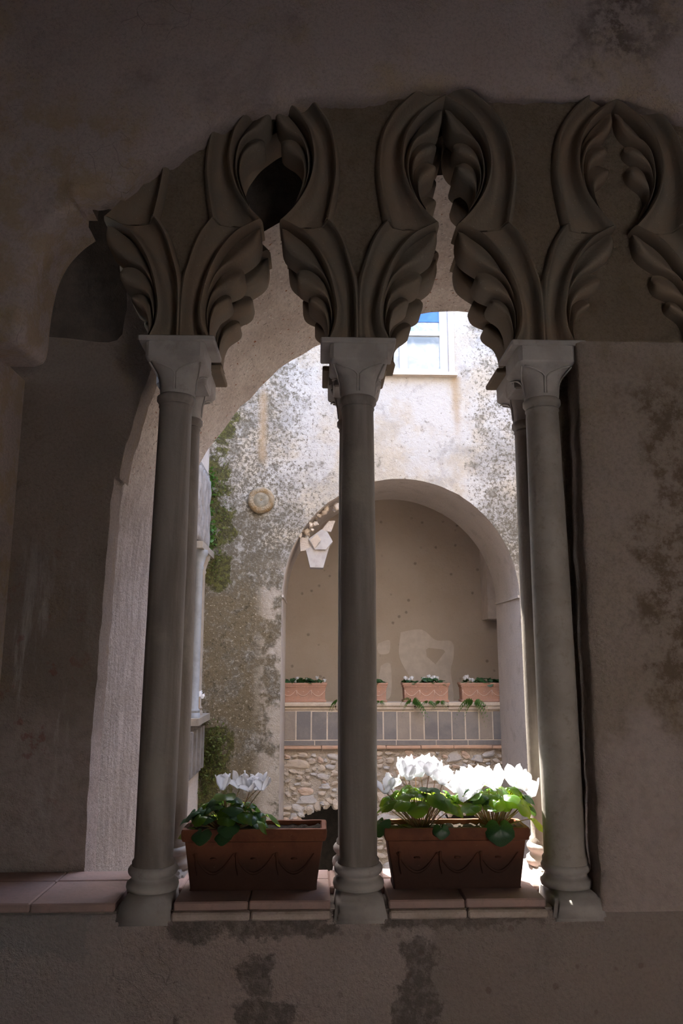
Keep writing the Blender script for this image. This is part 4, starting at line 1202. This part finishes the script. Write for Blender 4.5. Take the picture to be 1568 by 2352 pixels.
tris = tessellate_polygon([[Vector((p[0], p[1], 0)) for p in poly]])
k0 = len(mb.v); mb.v += [(p[0], YW + 1.0, p[1]) for p in poly]; mb.f += [tuple(k0 + i for i in tr) for tr in tris]
struct('wall_loggia_front', mb, M['loggia'])
mb = MB(); mb.box((2.16, 7.12, 2.11), (2.50, YBK, 3.6))
struct('trim_hanging_pier', mb, M['patch'])
def patch(pts):
    mb = MB(); P = [at(x_, y_, YBK - 0.008) for x_, y_ in pts]
    pp = [(p.x, p.y) for p in resample([(p.x, p.z) for p in P] + [(P[0].x, P[0].z)], 60)][:-1]
    mb.prism(pp, YBK - 0.007, YBK)
    mb.build('plaster_patch', M['patch'], back)
patch([(920, 1452), (968, 1446), (1000, 1470), (1038, 1474), (1041, 1512), (1035, 1540), (1040, 1612), (1000, 1612), (960, 1580), (935, 1545), (916, 1505)])
patch([(868, 1478), (892, 1470), (896, 1480), (892, 1500), (872, 1502), (866, 1490)])
patch([(874, 1530), (890, 1522), (898, 1535), (896, 1600), (866, 1600)])
mb = MB()
P = [at(x_, y_, YBK - 0.012) for x_, y_ in ((978, 1492), (984, 1488), (1018, 1492), (1022, 1497), (1000, 1526), (980, 1508))]
mb.prism([(p.x, p.z) for p in P], YBK - 0.010, YBK - 0.002)
mb.build('plaster_loss', M['loggia'], back)

# carved stone fragment hanging in the far arch, with the rubble it sticks in
e = empty('stone_bracket', (0.0, 5.03, 2.50), 'pale faceted stone bracket hanging from the left of the far arch', 'bracket')
def hull(nm, pts, mat, p):
    bm = bmesh.new()
    for q in pts: bm.verts.new(Vector(q) - p.location)
    bmesh.ops.convex_hull(bm, input=bm.verts)
    me = bpy.data.meshes.new(nm); bm.to_mesh(me); bm.free(); me.materials.append(mat)
    return link(nm, me, p)
f0 = [at(x_, y_, 4.97) for x_, y_ in ((708, 1238), (738, 1216), (752, 1222), (764, 1244), (748, 1262), (722, 1262))]
f1 = [Vector((p.x, 5.17, p.z + 0.01)) for p in f0]
hull('upper_block', f0 + f1, M['capital'], e)
f0 = [at(x_, y_, 4.99) for x_, y_ in ((702, 1262), (722, 1252), (757, 1252), (742, 1304), (712, 1303))]
f1 = [Vector((p.x, 5.14, p.z)) for p in f0]
hull('lower_block', f0 + f1, M['capital'], e)
mb = MB(); p0 = at(752, 1205, 5.1); p1 = at(768, 1195, 5.1)
hull('stump', [at(x_, y_, yy) for x_, y_ in ((738, 1218), (760, 1222), (770, 1196), (755, 1196)) for yy in (5.05, 5.22)], M['soffit'], e)
hull('arm', [at(x_, y_, yy) for x_, y_ in ((688, 1232), (690, 1266), (716, 1240), (718, 1262)) for yy in (5.0, 5.14)], M['soffit'], e)
hull('facet', [at(x_, y_, yy) for x_, y_, yy in ((712, 1240, 4.965), (728, 1226, 4.955), (737, 1240, 4.95), (722, 1260, 4.96), (724, 1243, 5.02))], M['stone_a'], e)
lr = random.Random(9)
arch_o = bpy.data.objects['trim_far_arch']
for k in range(34):
    a = PI - lr.uniform(0.50, 1.12); rr = FR - lr.uniform(-0.01, 0.06) * (1 if k % 2 else 1.6)
    s = lr.uniform(0.03, 0.065)
    link('rubble_stone', stones[lr.choice((0, 2, 5, 6, 1))], arch_o, (FC + rr * math.cos(a), YW + lr.uniform(0.02, 0.3), FZ + rr * 1.01 * math.sin(a)), (lr.uniform(0, 3), lr.uniform(0, 3), 0), (s, s, s * .8))

# round plaster boss on the far wall
e = empty('wall_boss', tuple(at(600, 1150, YW)), 'round ochre plaster boss on the mossy wall left of the far arch', 'boss')
def ydisc(nm, prof, mat, y=0.0):
    mb = MB(); mb.lathe(prof, seg=30)
    mb.v = [(x_ * (1 + .05 * nz(x_, z_, 0, 9)), y - z_, y_ * (1 + .06 * nz(x_, y_, 3, 9))) for x_, y_, z_ in mb.v]
    mb.build(nm, mat, e, smooth=True)
ydisc('rim', [(0.135, -0.01), (0.132, 0.03), (0.115, 0.05), (0.085, 0.052), (0.07, 0.04)], M['boss'])
ydisc('centre', [(0.09, 0.03), (0.075, 0.046), (0.045, 0.050), (0.018, 0.044), (0.005, 0.036)], M['boss_pale'])

# far planters and plants
tf = planter_mesh(0.522, 0.20, 0.205, far=True); tf.materials.clear(); tf.materials.append(M['terra_far'])
fm = festoon_mesh(0.48, 0.19, 3); fm.v = [(x_, y_ * .8, z_) for x_, y_, z_ in fm.v]
fest = fm.mesh('festoon', M['terra_pale'], smooth=True)
mb = MB()
for k in range(30): mb.lathe([(0.001, -0.005), (0.007, -0.002), (0.007, 0.002), (0.001, 0.005)], (-0.245 + 0.49 * k / 29, 0, 0), 6)
bead = mb.mesh('bead_row', M['terra_far'], smooth=True)
soilf = soil_mesh(0.47, 0.15, 8)
def far_flower():
    mb = MB()
    for q in range(5):
        a = 2 * PI * q / 5
        pm = petals[q % 3]
        rot = Matrix.Rotation(a, 3, 'Z')
        b = len(mb.v); mb.v += [tuple(rot @ v.co) for v in pm.vertices]; mb.f += [tuple(b + i for i in p.vertices) for p in pm.polygons]
    return mb.mesh('flower', M['petal'], smooth=True)
ffm = far_flower()
labels = ['pale terracotta planter at the left jamb of the far arch', 'pale terracotta planter partly hidden behind the middle column',
          'pale terracotta planter below the pale plaster patch, third from the left on the far parapet', 'pale terracotta planter at the right end of the far parapet']
plabels = ['cyclamen with a few scattered white flowers at the left end of the far parapet', 'low green cyclamen beside the middle column on the far parapet',
           'cyclamen with two clumps of white flowers on the far parapet', 'cyclamen with white flowers at its left end, on the right of the far parapet']
fpx = [[(684, 1556), (704, 1558), (728, 1555), (745, 1561), (679, 1562)], [], [(932, 1556), (940, 1559), (946, 1556), (975, 1558), (985, 1552), (996, 1553), (1005, 1556), (990, 1558)], [(1067, 1556), (1073, 1553), (1085, 1560), (1078, 1558)]]
for k, x_ in enumerate((-0.148, 0.515, 1.193, 1.825)):
    loc = (x_, YP + 0.115, 1.150)
    e = empty('terracotta_planter', loc, labels[k], 'planter', 'planters on the far parapet')
    link('trough', tf, e); link('festoon', fest, e, (0, -0.086, 0.012)); link('bead_row', bead, e, (0, -0.091, 0.164)); link('soil', soilf, e, (0, 0, 0.18))
    base = Vector((x_, YP + 0.115, 1.332))
    p = empty('cyclamen_plant', base, plabels[k], 'plant', 'cyclamen on the far parapet')
    rr = random.Random(40 + k)
    for q in range(46):
        px_, py_ = rr.uniform(-.23, .23), rr.uniform(-.09, .07)
        sz = rr.uniform(.055, .085)
        o = link('leaf', leafdark[q % 3], p, (px_, py_, rr.uniform(.015, .085) * (1 - 1.6 * abs(px_))), (rr.uniform(-.9, .1), rr.uniform(-.3, .3), rr.uniform(0, 6.28)), (sz, sz, sz))
    for (a, b) in fpx[k]:
        fp = at(a, b + 6, YP + 0.09) - base
        s = rr.uniform(.04, .05)
        fo = link('flower', ffm, p, fp, (rr.uniform(-.3, .3), rr.uniform(-.3, .3), rr.uniform(0, 6)), (s, s, s))
        mb = MB(); mb.tube([(fp.x * .9, fp.y, 0.0), tuple(fp + Vector((0, 0, .01)))], 0.002, 5); mb.build('flower_stem', M['stem'], p)
# ferns growing out of the coping
def fern(loc, s, label, seed):
    e = empty('small_fern', loc, label, 'fern', 'ferns on the far parapet')
    r = random.Random(seed)
    for q in range(16):
        mb = MB(); a = r.uniform(-PI, 0); L = s * r.uniform(.7, 1.1)
        d = Vector((math.cos(a), math.sin(a) * .6, 0)); up = r.uniform(-.2, .9)
        for i in range(9):
            f = (i + 1) / 9
            c_ = d * (L * f) + Vector((0, 0, L * (up * f - 1.1 * f * f)))
            wv = L * .20 * (1 - f * .8)
            side = (Vector((-d.y, d.x, 0)).normalized() * .45 + Vector((0, 0, .9))).normalized()
            for sg in (-1, 1):
                b = len(mb.v)
                mb.v += [tuple(c_), tuple(c_ + side * sg * wv + d * wv * .5 + Vector((0, 0, -.1 * wv))), tuple(c_ + d * wv * .7)]
                mb.f.append((b, b + 1, b + 2))
        mb.build('frond', M['fern'], e)
for k, (px_, py_, s, lab) in enumerate(((946, 1612, 0.19, 'bright green fern hanging from the coping under the third far planter'), (1088, 1613, 0.20, 'bright green fern under the rightmost far planter'),
                                   (983, 1613, 0.09, 'tiny fern on the coping between two larger ferns'), (1011, 1613, 0.10, 'tiny fern at the right foot of the third far planter'), (776, 1610, 0.16, 'green fern at the left edge of the middle column on the far parapet'), (872, 1612, 0.07, 'tiny fern right of the middle column on the far parapet'))):
    fern(tuple(at(px_, py_, YP - 0.05)), s, lab, k)

# moss cushions and small leaves on the corner of the far wall
def moss_stuff(name, zones, label, n, mat, size):
    mb = MB(); r = random.Random(3)
    for (cx, cz, wx, wz, cnt) in zones:
        for q in range(cnt):
            x_, z_ = r.gauss(cx, wx), r.gauss(cz, wz)
            if x_ < -1.085: x_ = -1.085 + abs(x_ + 1.085) * .4
            c_ = Vector((x_, YW - r.uniform(0.0, 0.05), z_)); s = size * r.uniform(.5, 1.3)
            a = Vector((r.uniform(-1, 1), r.uniform(-1, -.1), r.uniform(-.6, 1))).normalized() * s
            b_ = Vector((r.uniform(-1, 1), r.uniform(-.5, .5), r.uniform(-1, 1))).normalized() * s * .6
            k = len(mb.v)
            mb.v += [tuple(c_), tuple(c_ + a * .5 + b_), tuple(c_ + a), tuple(c_ + a * .5 - b_)]
            mb.f.append((k, k + 1, k + 2, k + 3))
    o = mb.build(name, mat)
    tag(o, label, 'moss', kind='stuff')
moss_stuff('wall_plants', [(-1.05, 3.33, .02, .07, 60), (-1.06, 3.02, .02, .05, 45), (-1.05, 2.74, .025, .09, 110), (-1.05, 3.82, .02, .04, 40)], 'small green plants growing on the mossy corner of the far wall', 0, M['fern'], 0.035)
moss_stuff('moss_cushion', [(-0.95, 0.75, .05, .11, 420), (-1.03, 0.5, .03, .13, 200), (-1.0, 2.55, .04, .10, 110), (-0.97, 3.1, .05, .22, 160)], 'dark green moss cushions on the corner of the far wall', 0, M['moss'], 0.022)

# small loggia on the left courtyard wall
lo = empty('twin_colonnette', (XLW + 0.03, 4.58, 1.05), 'pair of slim pale colonnettes with capitals on the left courtyard wall', 'colonnette')
def colo(y, mat, x=0.0):
    mb = MB(); mb.lathe([(0.052, 0.0), (0.052, 0.03), (0.044, 0.04), (0.05, 0.06), (0.036, 0.08), (0.036, 0.5), (0.034, 1.28), (0.044, 1.30), (0.036, 1.32), (0.06, 1.40), (0.075, 1.42), (0.075, 1.46)], seg=18)
    o = mb.build('shaft', mat, lo, auto=50); o.location = (x, y - 4.58, 0.06); return o
colo(4.30, M['white_stone']); colo(4.66, M['tan_stone'], -0.03)
mb = MB(); mb.box((-0.10, -0.42, 0), (0.06, 0.30, 0.06)); mb.build('pedestal', M['tan_stone'], lo)
mb = MB(); mb.box((-0.11, -0.45, 1.52), (0.05, 0.32, 1.58)); mb.build('impost', M['tan_stone'], lo)
tr = empty('colonnette_tracery', (XLW + 0.02, 4.5, 2.64), 'grey carved tracery above the slim colonnettes on the left courtyard wall', 'tracery')
for k, yy in enumerate((-0.36, -0.26, -0.14, -0.04, 0.08, 0.18, 0.28)):
    mb = MB(); path = [(0.004 * math.sin(i * 1.7 + k), yy + 0.018 * math.sin(i * .8 + k * 1.9), 0.062 * i) for i in range(12)]
    mb.tube(path, [.020 + .010 * abs(math.sin(i * .9 + k)) for i in range(12)], 8); mb.build('carved_rib', M['grey_carved'], tr, smooth=True)
mb = MB(); mb.box((-0.12, -0.45, -0.02), (-0.002, 0.36, 0.75)); mb.build('back_panel', M['grey_carved'], tr)
pan = empty('balustrade_panel', (XLW + 0.02, 4.5, 0.60), 'grey stone balustrade panel below the slim colonnettes', 'panel')
mb = MB(); mb.box((-0.08, -0.45, 0.0), (0.0, 0.36, 0.44)); mb.build('panel_body', M['grey_carved'], pan)
for yy in (-0.35, -0.12, 0.12, 0.30):
    mb = MB(); mb.box((0.0, yy - .04, 0.03), (0.03, yy + .04, 0.40)); mb.build('baluster', M['grey_carved'], pan)
fo = empty('cyclamen_bloom', tuple(Vector((XLW + 0.05, 4.44, 1.28))), 'tiny white cyclamen bloom between the slim colonnettes', 'flower')
mb = MB(); mb.tube([(0, 0, -0.17), (0, 0, 0.0)], 0.003, 5); mb.build('flower_stem', M['stem'], fo)
link('bloom', ffm, fo, (0, 0, 0), None, (.06, .06, .06)); link('bloom', ffm, fo, (0.02, 0.05, -0.02), None, (.05, .05, .05))
